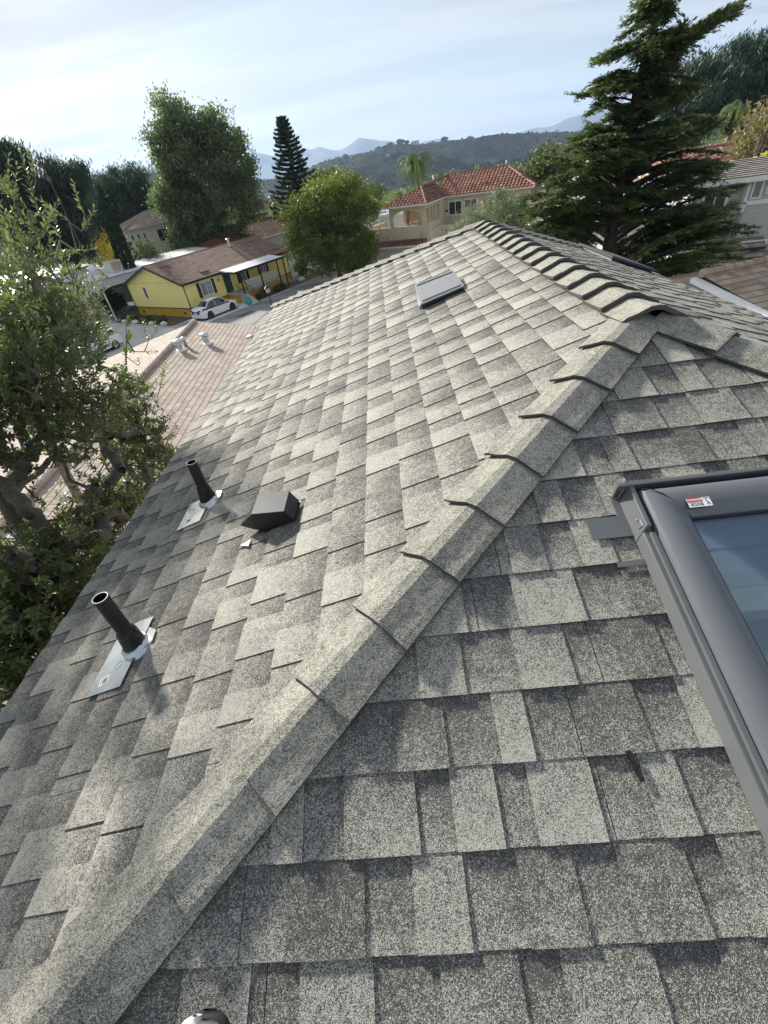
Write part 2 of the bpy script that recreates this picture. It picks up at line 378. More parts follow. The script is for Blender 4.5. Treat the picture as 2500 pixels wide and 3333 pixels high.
# ---------------------------------------------------------------- things on the roof
def onL(x, y, h=0): return W(x, y, -.8907+x/3)+nL*h
eY = np.array([0., 1, 0])
STK = basic('sticker_white', (.8, .8, .78), .5)
INK = basic('sticker_ink', (.03, .03, .03), .6); RED = basic('sticker_red', (.55, .03, .03), .5)
def vent_pipe(x, y, px0, px1, py0, py1, hh, label, r=.037, sheen=1):
    b = onL(x, y, .01); t = thing('vent_pipe', label, 'vent pipe', b, 'black plumbing vent pipes on the left slope')
    m = MB(); n = 24
    prof = [(r*1.0, -.05), (r*1.0, hh-.002), (r*.985, hh), (r*.87, hh), (r*.87, hh-.25)]
    m.lathe(b, prof, n); m.build('pipe', MT['blk'], t, True).data.set_sharp_from_angle(angle=R(40))
    m = MB(); rd = random.Random(int(x*-1000+y*100)); rings = []
    zs = [0.0, .02, .04, .06, .08, .10, .12, .135]
    for i, z in enumerate(zs):
        rr = r*(1.75-.55*(i/7)**.7) if i < 7 else r*1.02
        rings += [b+np.array([(rr+rd.uniform(-.004, .005))*math.cos(a), (rr+rd.uniform(-.004, .005))*math.sin(a), z+.01+rd.uniform(-.006, .006)+(-.25*rr*math.cos(a)*-1 if i == 0 else 0)]) for a in [2*math.pi*k/28 for k in range(28)]]
    m.add(rings, [(i*28+k, i*28+(k+1) % 28, (i+1)*28+(k+1) % 28, (i+1)*28+k) for i in range(7) for k in range(28)])
    m.build('tar_collar', MT['tar'], t, True)
    m = MB(); ax = nL; m.lathe(b-nL*.012, [(r*2.5, 0), (r*2.45, .006), (r*2.1, .022), (r*1.9, .045), (r*1.5, .05)], 28, ax); m.build('flashing_cone', MT['galv'], t, True).data.set_sharp_from_angle(angle=R(50))
    m = MB()
    lo = [onL(px0, py0, .019), onL(px1, py0, .019), onL(px1, py1, .019), onL(px0, py1, .019)]; hi = [p+nL*.0016 for p in lo]
    m.hexa(lo, hi)
    c = onL(x+.035, y+.012, .0205); m.hexa([c+nL*.0-eY*.07-VL*.0, c+VL*.055-eY*.02, c+VL*.045+eY*.05, c-VL*.02+eY*.09], [c+nL*.0016-eY*.07, c+nL*.0016+VL*.055-eY*.02, c+nL*.0016+VL*.045+eY*.05, c+nL*.0016-VL*.02+eY*.09])
    pl = m.build('flashing_plate', MT['galv'], t)
    m = MB(); c = onL(px0+.05, py0+.045, .0218); a = unit(VL*.95+eY*.3); bb = np.cross(nL, a)
    m.box(c, (.055, .05, .0006), a, bb, nL); lb = m.build('sticker', STK, pl)
    m = MB(); rd = random.Random(4)
    x0 = -.018
    while x0 < .018:
        w = rd.choice((.0012, .002, .003)); m.box(c+bb*x0+a*.006+nL*.0006, (.028, w, .0004), a, bb, nL); x0 += w+rd.choice((.0015, .0025))
    m.box(c-a*.016+nL*.0006, (.004, .034, .0004), a, bb, nL); m.build('barcode', INK, lb)
    m = MB(); c2 = c+bb*-.0+VL*.055+eY*.075
    for k in range(6):
        an = k*math.pi/3+.5; an2 = an+math.pi/3
        p, q2 = c2+.024*(math.cos(an)*a+math.sin(an)*bb), c2+.024*(math.cos(an2)*a+math.sin(an2)*bb)
        m.tube([p, q2], .0011, 4)
    m.build('embossed_mark', MT['galv'], pl)
    return t
vent_pipe(-1.000, .975, -1.125, -.985, .818, 1.10, .258*S, 'black plastic vent pipe nearest the camera, with the longer galvanised flashing plate')
vent_pipe(-.985, 1.815, -1.115, -.985, 1.66, 1.87, .232*S, 'black plastic vent pipe farther away, beside the black hood vent near the eave')
# black hood vent
c = onL(-.575, 1.455, 0)
t = thing('hood_vent', 'low black square hood exhaust vent with chamfered sides on the left slope', 'roof vent', c)
u_, v_ = unit(VL*.93-eY*.36), None
v_ = np.cross(nL, u_)
def loop(cu, cv, hu, hv, h, base=c): return [base+u_*(cu+i*hu)+v_*(cv+j*hv)+nL*h for i, j in ((-1, -1), (1, -1), (1, 1), (-1, 1))]
def on_plane(px_, py_, P0, n_): r = ray(px_, py_); return EYE+r*(((np.array(P0)-EYE)@n_)/(r@n_))
def hull(name, pts, mat, parent):
    import bmesh
    bm = bmesh.new(); vs_ = [bm.verts.new(tuple(p)) for p in pts]; bmesh.ops.convex_hull(bm, input=vs_)
    me = bpy.data.meshes.new(name); bm.to_mesh(me); bm.free(); me.materials.append(mat); return put(bpy.data.objects.new(name, me), parent)
s7 = lambda a, b2: ((200+a/1.508)/D, (1400+b2/1.508)/D)
zt_ = c+np.array([0, 0, .155]); kz = np.array([0, 0, 1.])
T = [on_plane(*s7(a, b2), zt_, kz) for a, b2 in ((968, 315), (1118, 298), (1092, 400), (932, 415))]
G_ = [on_plane(*s7(a, b2), c+nL*h_, nL) for a, b2, h_ in ((878, 470, .07), (945, 488, .05), (1145, 442, .02), (1168, 345, .03), (1010, 500, .01))]
E_ = T[0]+(G_[3]-T[1])*.8
hood = hull('hood', T+G_+[np.array([E_[0], E_[1], G_[3][2]-.04])], MT['blk'], t); bevel(hood, .004)
m = MB(); m.hexa([p+kz*.001 for p in T], [p+kz*.003 for p in T]); m.build('top_panel', basic('grey_top_panel', (.07, .073, .082), .6), hood)
fl_ = [c+nL*.02+(p-c)*1.04-nL*((p-c)@nL) for p in (G_[1], G_[4], G_[2], G_[3])]
m = MB(); m.hexa(fl_, [p+nL*.004 for p in fl_]); m.build('flange', MT['blk'], t)
p = onL(-.63, 1.335, .02); m = MB(); m.hexa([p, p-VL*.07-eY*.02, p-VL*.0-eY*.06], [p+nL*.002, p-VL*.07-eY*.02+nL*.002, p-eY*.06+nL*.002]); m.build('flashing_corner', MT['vent'], t)
# louvred vent
def onLp(x, y, h):
    r = ray(x, y); O2 = OL+nL*h; tt = ((O2-EYE)@nL)/(r@nL); return r*tt+EYE
sc4 = lambda a, b2: ((1250+a/3.687)/D, (800+b2/3.687)/D)
c0_ = np.array([.25, 5.3, OL[2]+.25/3+.15]); nv_ = unit((-.27, -.12, 1.))
LC = [on_plane(*sc4(a, b2), c0_, nv_) for a, b2 in ((365, 470), (825, 290), (965, 480), (437, 705))]
cc = sum(LC)/4
def foot(p): return p-nL*((p-OL)@nL)
t = thing('louvred_vent', 'flat grey metal attic vent with two rows of louvre slits on the left slope', 'roof vent', foot(cc))
def lp(a, b2, h):
    a_, b_ = (a+1)/2, (b2+1)/2; top = LC[0]*(1-a_)*(1-b_)+LC[1]*a_*(1-b_)+LC[2]*a_*b_+LC[3]*(1-a_)*b_
    return top+nv_*(h-.1)
m = MB(); m.hexa([lp(-1, -1, .085), lp(1, -1, .085), lp(1, 1, .085), lp(-1, 1, .085)], [lp(-1, -1, .1), lp(1, -1, .1), lp(1, 1, .1), lp(-1, 1, .1)]); lid = m.build('lid', MT['ventl'], t); bevel(lid, .004)
q4 = [(-.95, -.9), (.93, -.9), (.93, .93), (-.95, .93)]
m = MB(); m.hexa([foot(lp(a, b2, .08)) for a, b2 in q4], [lp(a, b2, .084) for a, b2 in q4]); m.build('body', MT['blk'], t)
q4 = [(-1.12, -.6), (-.96, -.7), (-.96, .75), (-1.12, .65)]
m = MB(); m.hexa([foot(lp(a, b2, .08))+nL*.01 for a, b2 in q4], [lp(a, b2, .084)*.35+foot(lp(a, b2, .08))*.65 if a < -1 else lp(a, b2, .08) for a, b2 in q4]); m.build('side_flange', MT['ventl'], t)
for row in (-.82, .80):
    m = MB()
    for k in range(22):
        a = -.86+k*1.72/21; m.tube([lp(a, row-.07, .1005), lp(a+.006, row, .106), lp(a, row+.07, .1005)], .0055, 5)
    m.build('louvre_row', MT['ventl'], lid, True)
m = MB()
for row in (-.82, .80):
    for k in range(22):
        a = -.86+k*1.72/21+.035; m.hexa([lp(a-.022, row-.10, .1), lp(a+.022, row-.10, .1), lp(a+.022, row+.10, .1), lp(a-.022, row+.10, .1)], [lp(a-.022, row-.10, .1022), lp(a+.022, row-.10, .1022), lp(a+.022, row+.10, .1022), lp(a-.022, row+.10, .1022)])
m.build('louvre_slits', MT['blk'], lid)
m = MB()
for a, b2 in ((-.93, -.5), (-.93, 0), (-.93, .5), (-.7, -.4), (-.7, .1), (-.7, .5), (.8, -.5), (.85, .5)): m.ball(lp(a, b2, .101), (.006, .006, .003), 8, 4)
m.build('rivets', MT['ventl'], lid)

# ---------------------------------------------------------------- skylight
def onR(u, s, h=0): return OR+np.array([1., 0, 0])*u*S+VR*s*S+nR*h
uX = np.array([1., 0, 0])
sky = thing('skylight', 'large skylight with grey metal frame at the right edge of the near slope', 'skylight', onR(1.1, .4))
U0, U1, S0, S1 = .60, 1.60, -1.15, 1.070
def rbox(m, u0, u1, s0, s1, h0, h1): m.hexa([onR(u0, s0, h0), onR(u1, s0, h0), onR(u1, s1, h0), onR(u0, s1, h0)], [onR(u0, s0, h1), onR(u1, s0, h1), onR(u1, s1, h1), onR(u0, s1, h1)])
def weld(o):
    import bmesh
    bm = bmesh.new(); bm.from_mesh(o.data); bmesh.ops.remove_doubles(bm, verts=bm.verts, dist=1e-5); bm.to_mesh(o.data); bm.free()
def frame(m):     # mitred picture-frame sweep, rounded profile
    prof = [(0, .02), (0, .075), (.002, .083), (.006, .091), (.013, .098), (.022, .104), (.034, .1075), (.045, .108), (.057, .106), (.068, .102), (.079, .0955), (.088, .088), (.095, .080), (.098, .073), (.098, .062)]
    loops = []
    for (w, h) in prof: loops.append([onR(U0+.012+w, S0+w, h), onR(U1-w, S0+w, h), onR(U1-w, S1-.012-w, h), onR(U0+.012+w, S1-.012-w, h)])
    for la, lb in zip(loops[:-1], loops[1:]):
        for i in range(4): j = (i+1) % 4; m.add([la[i], la[j], lb[j], lb[i]], [(0, 1, 2, 3)])
o = part(frame, 'frame', MT['skyf'], sky); weld(o); o.data.shade_smooth(); o.data.set_sharp_from_angle(angle=R(40))
# mitre seam and lap seam
def seam(m):
    prof = [(0, .076), (.006, .093), (.022, .1052), (.045, .1092), (.068, .1032), (.088, .089), (.098, .076)]
    pts = [onR(U0+.012+w*1.02, S1-.012-.0-(w**1.5)*3.2, h+.0008) for w, h in prof]; m.tube(pts, .0022, 5)
part(seam, 'mitre_seam', MT['blk'], o)
# glass
t0 = NT('skylight_glass'); t0.n.remove(t0.b)
gl = t0.new('ShaderNodeBsdfGlossy'); gl.inputs['Roughness'].default_value = .04; gl.inputs['Color'].default_value = (.85, .9, 1, 1)
tp = t0.new('ShaderNodeBsdfTransparent'); tp.inputs['Color'].default_value = (.86, .92, .92, 1)
fr = t0.new('ShaderNodeFresnel'); fr.inputs['IOR'].default_value = 1.55; ms = t0.new('ShaderNodeMixShader')
ff = t0.mr(fr.outputs[0], 0, 1, .05, .9); t0.ln(ff, ms.inputs[0]); t0.ln(tp.outputs[0], ms.inputs[1]); t0.ln(gl.outputs[0], ms.inputs[2]); t0.ln(ms.outputs[0], t0.out.inputs['Surface'])
part(lambda m: rbox(m, U0+.10, U1-.09, S0+.09, S1-.10, .060, .066), 'glass_pane', t0.m, sky)
part(lambda m: (rbox(m, U0+.099, U0+.112, S0+.09, S1-.10, .067, .072), rbox(m, U0+.112, U1-.09, S1-.116, S1-.10, .067, .072)), 'gasket', MT['blk'], sky)
# light shaft below with framing timber
PLK = basic('shaft_boards', (.70, .71, .64), .8, 0, .12, 5); 
def shaft(m):
    d = -.75
    for (a0, a1, b0, b1) in ((U0+.06, U0+.07, S0, S1-.06), (U1-.07, U1-.06, S0, S1-.06), (U0+.06, U1-.06, S1-.07, S1-.06), (U0+.06, U1-.06, S0, S0+.01)): rbox(m, a0, a1, b0, b1, d, .055)
part(shaft, 'shaft_wall', PLK, sky)
part(lambda m: rbox(m, U0+.06, U1-.06, S0, S1-.06, -.80, -.76), 'shaft_floor', basic('dim_room_floor', (.42, .46, .50), .5), sky)
WD = basic('pale_timber', (.72, .70, .58), .8, 0, .15, 8)
def beams(m):
    rbox(m, U0+.07, U1-.07, .73, .79, -.17, -.05)
    a = onR(.93, .74, -.10); b2 = onR(.78, .50, -.30); m.tube([a, b2], .04, 4)
    rbox(m, U0+.07, U1-.07, .36, .42, -.40, -.30)
part(beams, 'beam', WD, sky)
def boards(m):
    for k in range(4):
        a, b2 = 1.0-.11-.0275*k*1.0, 1.0-.11-.0275*(k+1)+.0015; h0, h1 = -.03-.028*k, -.03-.028*(k+1)
        m.hexa([onR(U0+.07, b2, h1-.01), onR(U1-.07, b2, h1-.01), onR(U1-.07, a, h0-.01), onR(U0+.07, a, h0-.01)], [onR(U0+.07, b2, h1), onR(U1-.07, b2, h1), onR(U1-.07, a, h0), onR(U0+.07, a, h0)])
    rbox(m, U0+.07, U1-.07, .90, 1.0, -.04, -.03)
part(boards, 'lining_boards', PLK, sky)
# flashing: side channel, head flashing, step pieces
def side_fl(m):
    m.hexa([onR(.574, S0, .012), onR(U0+.010, S0, .012), onR(U0+.010, 1.0, .012), onR(.574, 1.0, .012)], [onR(.586, S0, .062), onR(U0+.010, S0, .062), onR(U0+.010, 1.0, .062), onR(.586, 1.0, .062)])
    rbox(m, .596, U0+.011, S0, .93, .0622, .078)
o = part(side_fl, 'side_flashing', MT['flash'], sky); bevel(o, .004)
def head_fl(m):
    m.hexa([onR(.572, .925, .012), onR(.606, .925, .012), onR(.606, 1.086, .012), onR(.572, 1.086, .012)], [onR(.592, .945, .090), onR(.604, .945, .090), onR(.604, 1.086, .090), onR(.592, 1.086, .090)])
    rbox(m, .56, U1, 1.070, 1.082, .012, .098)
    rbox(m, .553, .576, .95, 1.085, .014, .020)
o = part(head_fl, 'head_flashing', MT['flash'], sky); bevel(o, .003)
part(lambda m: m.tube([onR(.556, 1.083, .02), onR(.562, 1.072, .018), onR(.570, 1.062, .03), onR(.578, 1.068, .07), onR(.584, 1.086, .098)], .005, 6), 'rolled_edge', MT['flash'], sky, True)
part(lambda m: rbox(m, .468, .585, .945, 1.01, .0185, .0205), 'step_flashing', MT['flash'], sky)
def steps(m):
    for k in (2,):
        s = .163+.1425*5; rbox(m, .505, .588, s-.016, s-.001, .0175, .0195)
part(steps, 'step_flashing', MT['flash'], sky)
def rivet(m):
    c_ = lambda s_, f_: onR(.572+.020*f_-.0012, s_, .012+.078*f_)
    m.ball(c_(.975, .62), (.004, .004, .004), 8, 5)
    m.tube([c_(.970, .80), c_(.952, .80), c_(.952, .52)], .0016, 5)
part(rivet, 'rivet', MT['galv'], sky)
# danger sticker
su0, su1, ss0, ss1 = .705, .762, .975, 1.002
stn = unit(nR*.93-VR*.0); hS = .1105
def qd(m, a0, a1, b0, b1, h): m.hexa([onR(a0, b0, h), onR(a1, b0, h), onR(a1, b1, h), onR(a0, b1, h)], [onR(a0, b0, h+.0006), onR(a1, b0, h+.0006), onR(a1, b1, h+.0006), onR(a0, b1, h+.0006)])
stk = part(lambda m: qd(m, su0, su1, ss0, ss1, hS), 'warning_sticker', STK, sky)
part(lambda m: qd(m, su0, su0+.037, ss1-.012, ss1, hS+.0008), 'red_band', RED, stk)
def text(body, P, U, V, N, size, mat, parent, name='lettering', ext=.0004):
    cu = bpy.data.curves.new('t', 'FONT'); cu.body = body; cu.size = size; cu.extrude = ext; cu.align_x = 'CENTER'; cu.align_y = 'CENTER'
    o = bpy.data.objects.new('t', cu); COL.objects.link(o)
    dg = bpy.context.evaluated_depsgraph_get(); me = bpy.data.meshes.new_from_object(o.evaluated_get(dg)); bpy.data.objects.remove(o)
    P, U, V, N = [np.array(q, float) for q in (P, U, V, N)]
    for v in me.vertices: c = np.array(v.co); v.co = tuple(P+U*c[0]+V*c[1]+N*c[2])
    me.materials.clear(); me.materials.append(mat); me.name = name
    return put(bpy.data.objects.new(name, me), parent)
text('DANGER', onR(su0+.0185, ss1-.006, hS+.0016), uX, VR, nR, .0145, STK, stk)
text('HEAVY GLASS\nDO NOT STEP', onR(su0+.020, ss0+.0075, hS+.001), uX, VR, nR, .0075, INK, stk)
text('WARNING', onR(su1-.0095, ss1-.003, hS+.001), uX, VR, nR, .0045, INK, stk)
part(lambda m: (m.tube([onR(su1-.012, ss0+.006, hS+.001), onR(su1-.008, ss0+.013, hS+.001), onR(su1-.013, ss0+.018, hS+.001)], .0014, 5), m.tube([onR(su1-.008, ss0+.013, hS+.001), onR(su1-.004, ss0+.005, hS+.001)], .0014, 5), m.ball(onR(su1-.010, ss0+.020, hS+.001), (.002, .002, .001), 8, 5)), 'pictogram', INK, stk)

# far skylight box on the right slope
def onT(x, y, h=0): return W(x, y, ZA-sT*(x-XA))+nT*h
t = thing('curb_skylight', 'flat dark grey raised skylight box low on the far right slope', 'skylight', onT(2.35, 5.6))
def tb(m, x0, x1, y0, y1, h0, h1, d=0): m.hexa([onT(x0, y0, h0), onT(x1, y0, h0), onT(x1, y1, h0), onT(x0, y1, h0)], [onT(x0+d, y0+d, h1), onT(x1-d, y0+d, h1), onT(x1-d, y1-d, h1), onT(x0+d, y1-d, h1)])
part(lambda m: tb(m, 2.34, 2.78, 5.25, 6.15, .0, .05), 'curb', basic('dark_curb', (.045, .047, .05), .6), t)
o = part(lambda m: tb(m, 2.31, 2.82, 5.20, 6.2, .051, .085, .015), 'lid', basic('dark_grey_lid', (.05, .052, .055), .9), t); bevel(o, .01)

# small debris on the shingles
for (u, s, an, ln, lb) in ((.545, .5, .1, .05, 'thin dark sliver of roofing lying on a dark shingle tab left of the skylight'),):
    p = onR(.385, .452, .018); m = MB(); a = unit(uX*.2-VR); m.hexa([p-np.cross(nR, a)*.008, p+np.cross(nR, a)*.008, p+a*.085+np.cross(nR, a)*.006, p+a*.085-np.cross(nR, a)*.010], [q2+nR*.004 for q2 in (p-np.cross(nR, a)*.007, p+np.cross(nR, a)*.007, p+a*.085+np.cross(nR, a)*.005, p+a*.085-np.cross(nR, a)*.009)])
    tag(m.build('roofing_scrap', MT['tar']), lb, 'scrap')

# sneaker tip at the bottom of the frame
def onRp(x, y, h=0):
    r = ray(x, y); O2 = OR+nR*h; tt = ((O2-EYE)@nR)/(r@nR); return r*tt+EYE
tip = onRp(452, 2178, .012); shoe = thing('sneaker', 'white and dark sneaker toe poking in at the bottom edge', 'shoe', tip)
fw = VR; sd = uX
def shoe_loops(prof):  # prof rows: (back distance, half width, low h, high h)
    L = []
    for (bk, hw, l, h, sh) in prof:
        c = tip-fw*bk; L.append([c+sd*(hw*math.cos(a)+sh)+nR*(l+(h-l)*max(0, math.sin(a))**.7) for a in [math.pi*k/12 for k in range(13)]])
    return L
def loft(m, L):
    n = len(L[0]); vs = [p for l in L for p in l]
    m.add(vs, [(i*n+k, i*n+k+1, (i+1)*n+k+1, (i+1)*n+k) for i in range(len(L)-1) for k in range(n-1)]+[tuple(range(n)), tuple(range((len(L)-1)*n, len(L)*n))[::-1]]+[(i*n, (i+1)*n, (i+1)*n+n-1, i*n+n-1) for i in range(len(L)-1)])
part(lambda m: loft(m, shoe_loops([(0, .012, .0, .020, 0), (.006, .035, .0, .028, 0), (.02, .055, 0, .03, 0), (.05, .066, 0, .03, 0), (.12, .065, 0, .03, 0), (.28, .04, 0, .03, 0)])), 'sole', basic('dark_sole', (.03, .03, .035), .7), shoe, True)
part(lambda m: loft(m, shoe_loops([(.012, .018, .028, .040, 0), (.02, .04, .026, .058, 0), (.04, .054, .026, .070, 0), (.08, .060, .026, .085, 0), (.14, .057, .026, .11, 0), (.27, .035, .026, .13, 0)])), 'upper', basic('grey_mesh_fabric', (.20, .19, .16), .8, 0, .3, 60), shoe, True)
part(lambda m: loft(m, shoe_loops([(.004, .012, .02, .044, -.018), (.012, .024, .02, .060, -.026), (.026, .030, .02, .070, -.034), (.050, .030, .02, .078, -.040)])), 'toe_cap', MT['white'], shoe, True)

# ================================================================ surroundings
class Fr:      # a local frame: s along e, t along g, z up
    def __init__(s, O, e):
        s.O = np.array([O[0], O[1], O[2] if len(O) > 2 else 0.]); s.e = unit((e[0], e[1], 0)); s.g = np.array([-s.e[1], s.e[0], 0.]); s.k = np.array([0, 0, 1.])
    def P(s, a, b, z): return s.O+s.e*a+s.g*b+s.k*z
    def box(s, m, a0, a1, b0, b1, z0, z1, tone=.5): m.box(s.P((a0+a1)/2, (b0+b1)/2, (z0+z1)/2), (abs(a1-a0), abs(b1-b0), abs(z1-z0)), s.e, s.g, s.k, tone)
def window(fr, parent, a0, a1, b, z0, z1, out=-1, mull=1, fw_=.07, fmat=None, gmat=None, axis='s', grid=False, curtain=False):
    """window on a wall facing `out` along g (axis 's': runs along e at t=b) or along e (axis 't')"""
    fmat = fmat or MT['white']; gmat = gmat or MT['glass']
    def bx(m, x0, x1, d0, d1, y0, y1):
        if axis == 's': fr.box(m, x0, x1, b+out*d0, b+out*d1, y0, y1)
        else: fr.box(m, b+out*d0, b+out*d1, x0, x1, y0, y1)
    def f(m):
        bx(m, a0-fw_, a1+fw_, 0, .06, z1, z1+fw_); bx(m, a0-fw_, a1+fw_, 0, .08, z0-fw_, z0)
        bx(m, a0-fw_, a0, 0, .06, z0, z1); bx(m, a1, a1+fw_, 0, .06, z0, z1)
        for k in range(mull):
            c = a0+(a1-a0)*(k+1)/(mull+1); bx(m, c-.03, c+.03, 0, .05, z0, z1)
        if grid:
            for k in (1, 2): z = z0+(z1-z0)*k/3; bx(m, a0+(a1-a0)*.5, a1, 0, .035, z-.012, z+.012)
            for k in (1, 2): c = a0+(a1-a0)*(.5+k/6); bx(m, c-.012, c+.012, 0, .035, z0, z1)
    w = part(f, 'window', fmat, parent)
    part(lambda m: bx(m, a0+.001, a1-.001, .003, .02, z0+.001, z1-.001), 'pane', gmat, w)
    return w
# ---------------------------------------------------------------- ground
def smooth(x, a, b): t = max(0, min(1, (x-a)/(b-a))); return t*t*(3-2*t)
def polar(name, mat, az0, az1, naz, radii, zf, kind=None, group=None):
    vs = []; fs = []
    full = abs((az1-az0)-2*math.pi) < 1e-6; nn = naz if full else naz+1
    for r in radii:
        for k in range(nn):
            a = az0+(az1-az0)*k/naz; x, y = r*math.sin(a), r*math.cos(a); vs.append((x, y, zf(r, a, x, y)))
    for i in range(len(radii)-1):
        for k in range(naz):
            k2 = (k+1) % nn; fs.append((i*nn+k, (i+1)*nn+k, (i+1)*nn+k2, i*nn+k2))
    me = bpy.data.meshes.new(name); me.from_pydata(vs, [], fs); me.materials.append(mat); me.shade_smooth()
    o = bpy.data.objects.new(name, me); COL.objects.link(o); tag(o, kind=kind); return o
t = NT('ground_mat'); v = t.obj(); f1 = t.mr(t.noise(v, .08, 6, .7), .35, .65); f2 = t.mr(t.noise(v, 1.3, 6, .75), .3, .7)
c = t.mix(f1, (.30, .285, .25), (.42, .40, .36)); c = t.mix(t.math('MULTIPLY', f2, .45), c, (.22, .21, .18)); t.ln(c, t.b.inputs['Base Color']); t.b.inputs['Roughness'].default_value = .95; t.bump(f2, .2, .02); MT['ground'] = t.m
polar('ground', MT['ground'], 0, 2*math.pi, 96, [.01]+[4*1.09**k for k in range(0, 78)], lambda r, a, x, y: -70*smooth(r, 130, 480))
# streets
ROADF = Fr(gz(*((250+845/2.212)/D, (750+625/2.212)/D), 0), (.55, .835)); ROADF.O[2] = 0
YH = Fr(ROADF.O, (.55, .835))
t = NT('asphalt'); v = t.obj((1, 1, 1)); f1 = t.mr(t.noise(v, .5, 7, .75), .3, .7); f2 = t.noise(v, 60, 2)
c = t.mix(f1, (.21, .205, .19), (.36, .35, .325)); c = t.mix(t.math('MULTIPLY', t.mr(f2, .4, .7), .25), c, (.10, .10, .10))
mp = t.new('ShaderNodeMapping'); t.ln(v, mp.inputs[0]); mp.inputs['Rotation'].default_value = (0, 0, -math.atan2(.835, .55)); mp.inputs['Scale'].default_value = (.06, 1.2, 1)
f3 = t.mr(t.noise(mp.outputs[0], 1, 4), .52, .62); c = t.mix(t.math('MULTIPLY', f3, .55), c, (.09, .09, .09))
t.ln(c, t.b.inputs['Base Color']); t.b.inputs['Roughness'].default_value = .9; MT['asphalt'] = t.m
def sheet(name, fr, a0, a1, b0, b1, z, mat, kind='structure'):
    m = MB(); m.poly([fr.P(a0, b0, z), fr.P(a1, b0, z), fr.P(a1, b1, z), fr.P(a0, b1, z)], [.5]*4)
    o = m.build(name, mat); tag(o, kind=kind); return o
sheet('road', YH, -9, 70, -9.5, -3.6, .004, MT['asphalt'])
sheet('side_street', YH, -13, -3.2, -16, 14, .008, basic('worn_asphalt', (.52, .495, .445), .9, 0, .14, .35, 0, 60, .3, (.32, .305, .275)))
sheet('driveway', YH, -1.3, 5.4, -3.55, -.3, .012, basic('pale_drive_concrete', (.66, .65, .62), .85, 0, .06, .8))
sheet('path', YH, 10.9, 12.6, -3.7, -1.9, .012, MT['concrete'])
def kerb(m): YH.box(m, 5.6, 30, -3.62, -3.5, 0, .10); YH.box(m, -3.2, -1.4, -3.6, -3.48, 0, .10); YH.box(m, -3.2, -3.08, -3.47, 9.6, 0, .10)
tag(part(kerb, 'kerb', MT['concrete'], None), kind='structure')
soil = basic('soil_bed', (.10, .07, .05), .95, 0, .4, 3, .5, 30)
sheet('planting_bed', YH, -3.05, -.1, -.2, 9.4, .016, soil)
sheet('front_bed', YH, 5.6, 30, -3.4, -1.0, .016, soil)
def cover(m): YH.box(m, .6, 2.4, -6.2, -5.2, .001, .016)
tag(part(cover, 'utility_cover', basic('dark_cover', (.10, .10, .10), .8), YH and None), 'dark rectangular utility cover set in the road in front of the parked sedan', 'cover')

# ---------------------------------------------------------------- yellow mobile home
LW, WW = 14.4, 9.1
yh = thing('mobile_home', 'bright yellow single storey mobile home with brown roof and white porch awning', 'house', YH.P(LW/2, WW/2, 0))
ZEv, ZP, ZS = 3.02, 4.5, .78
def ywall(m):
    m.hexa([YH.P(0, 0, ZS), YH.P(LW, 0, ZS), YH.P(LW, WW, ZS), YH.P(0, WW, ZS)], [YH.P(0, 0, ZEv), YH.P(LW, 0, ZEv), YH.P(LW, WW, ZEv), YH.P(0, WW, ZEv)])
    for a, b2 in ((0, .1), (LW-.1, LW)): m.hexa([YH.P(a, 0, ZEv), YH.P(a, WW, ZEv), YH.P(a, WW/2, ZP-.06)], [YH.P(b2, 0, ZEv), YH.P(b2, WW, ZEv), YH.P(b2, WW/2, ZP-.06)])
part(ywall, 'wall', MT['yellow'], yh)
part(lambda m: YH.box(m, .04, LW-.04, .04, WW-.04, 0, ZS-.002), 'skirting', MT['ochre'], yh)
def trims(m):
    for a in (-.02, LW-.05): YH.box(m, a, a+.07, -.025, .05, 0, ZEv)
    YH.box(m, -.025, LW+.02, -.025, .0, ZS-.05, ZS+.02); YH.box(m, -.025, .0, -.02, WW+.02, ZS-.05, ZS+.02)
    YH.box(m, -.022, .05, WW-.03, WW+.03, 0, ZEv)
part(trims, 'corner_trim', MT['brown'], yh)
part(lambda m: YH.box(m, -.012, 0, .02, WW-.02, ZEv-.02, ZEv+.01), 'gable_joint', basic('joint_dark_yellow', (.5, .42, .12), .9), yh)  # thin strip along the gable joint, darker yellow than the wall
brs = NT('brown_shingle'); v = brs.obj(); 
c = brs.mix(brs.attr('tone'), (.15, .095, .07), (.30, .20, .145)); f = brs.mr(brs.noise(v, 25, 4, .8), .35, .65); c = brs.mix(brs.math('MULTIPLY', f, .35), c, (.11, .07, .055)); brs.ln(c, brs.b.inputs['Base Color']); brs.b.inputs['Roughness'].default_value = .9
OV = .35; sl = (ZP-ZEv)/(WW/2)
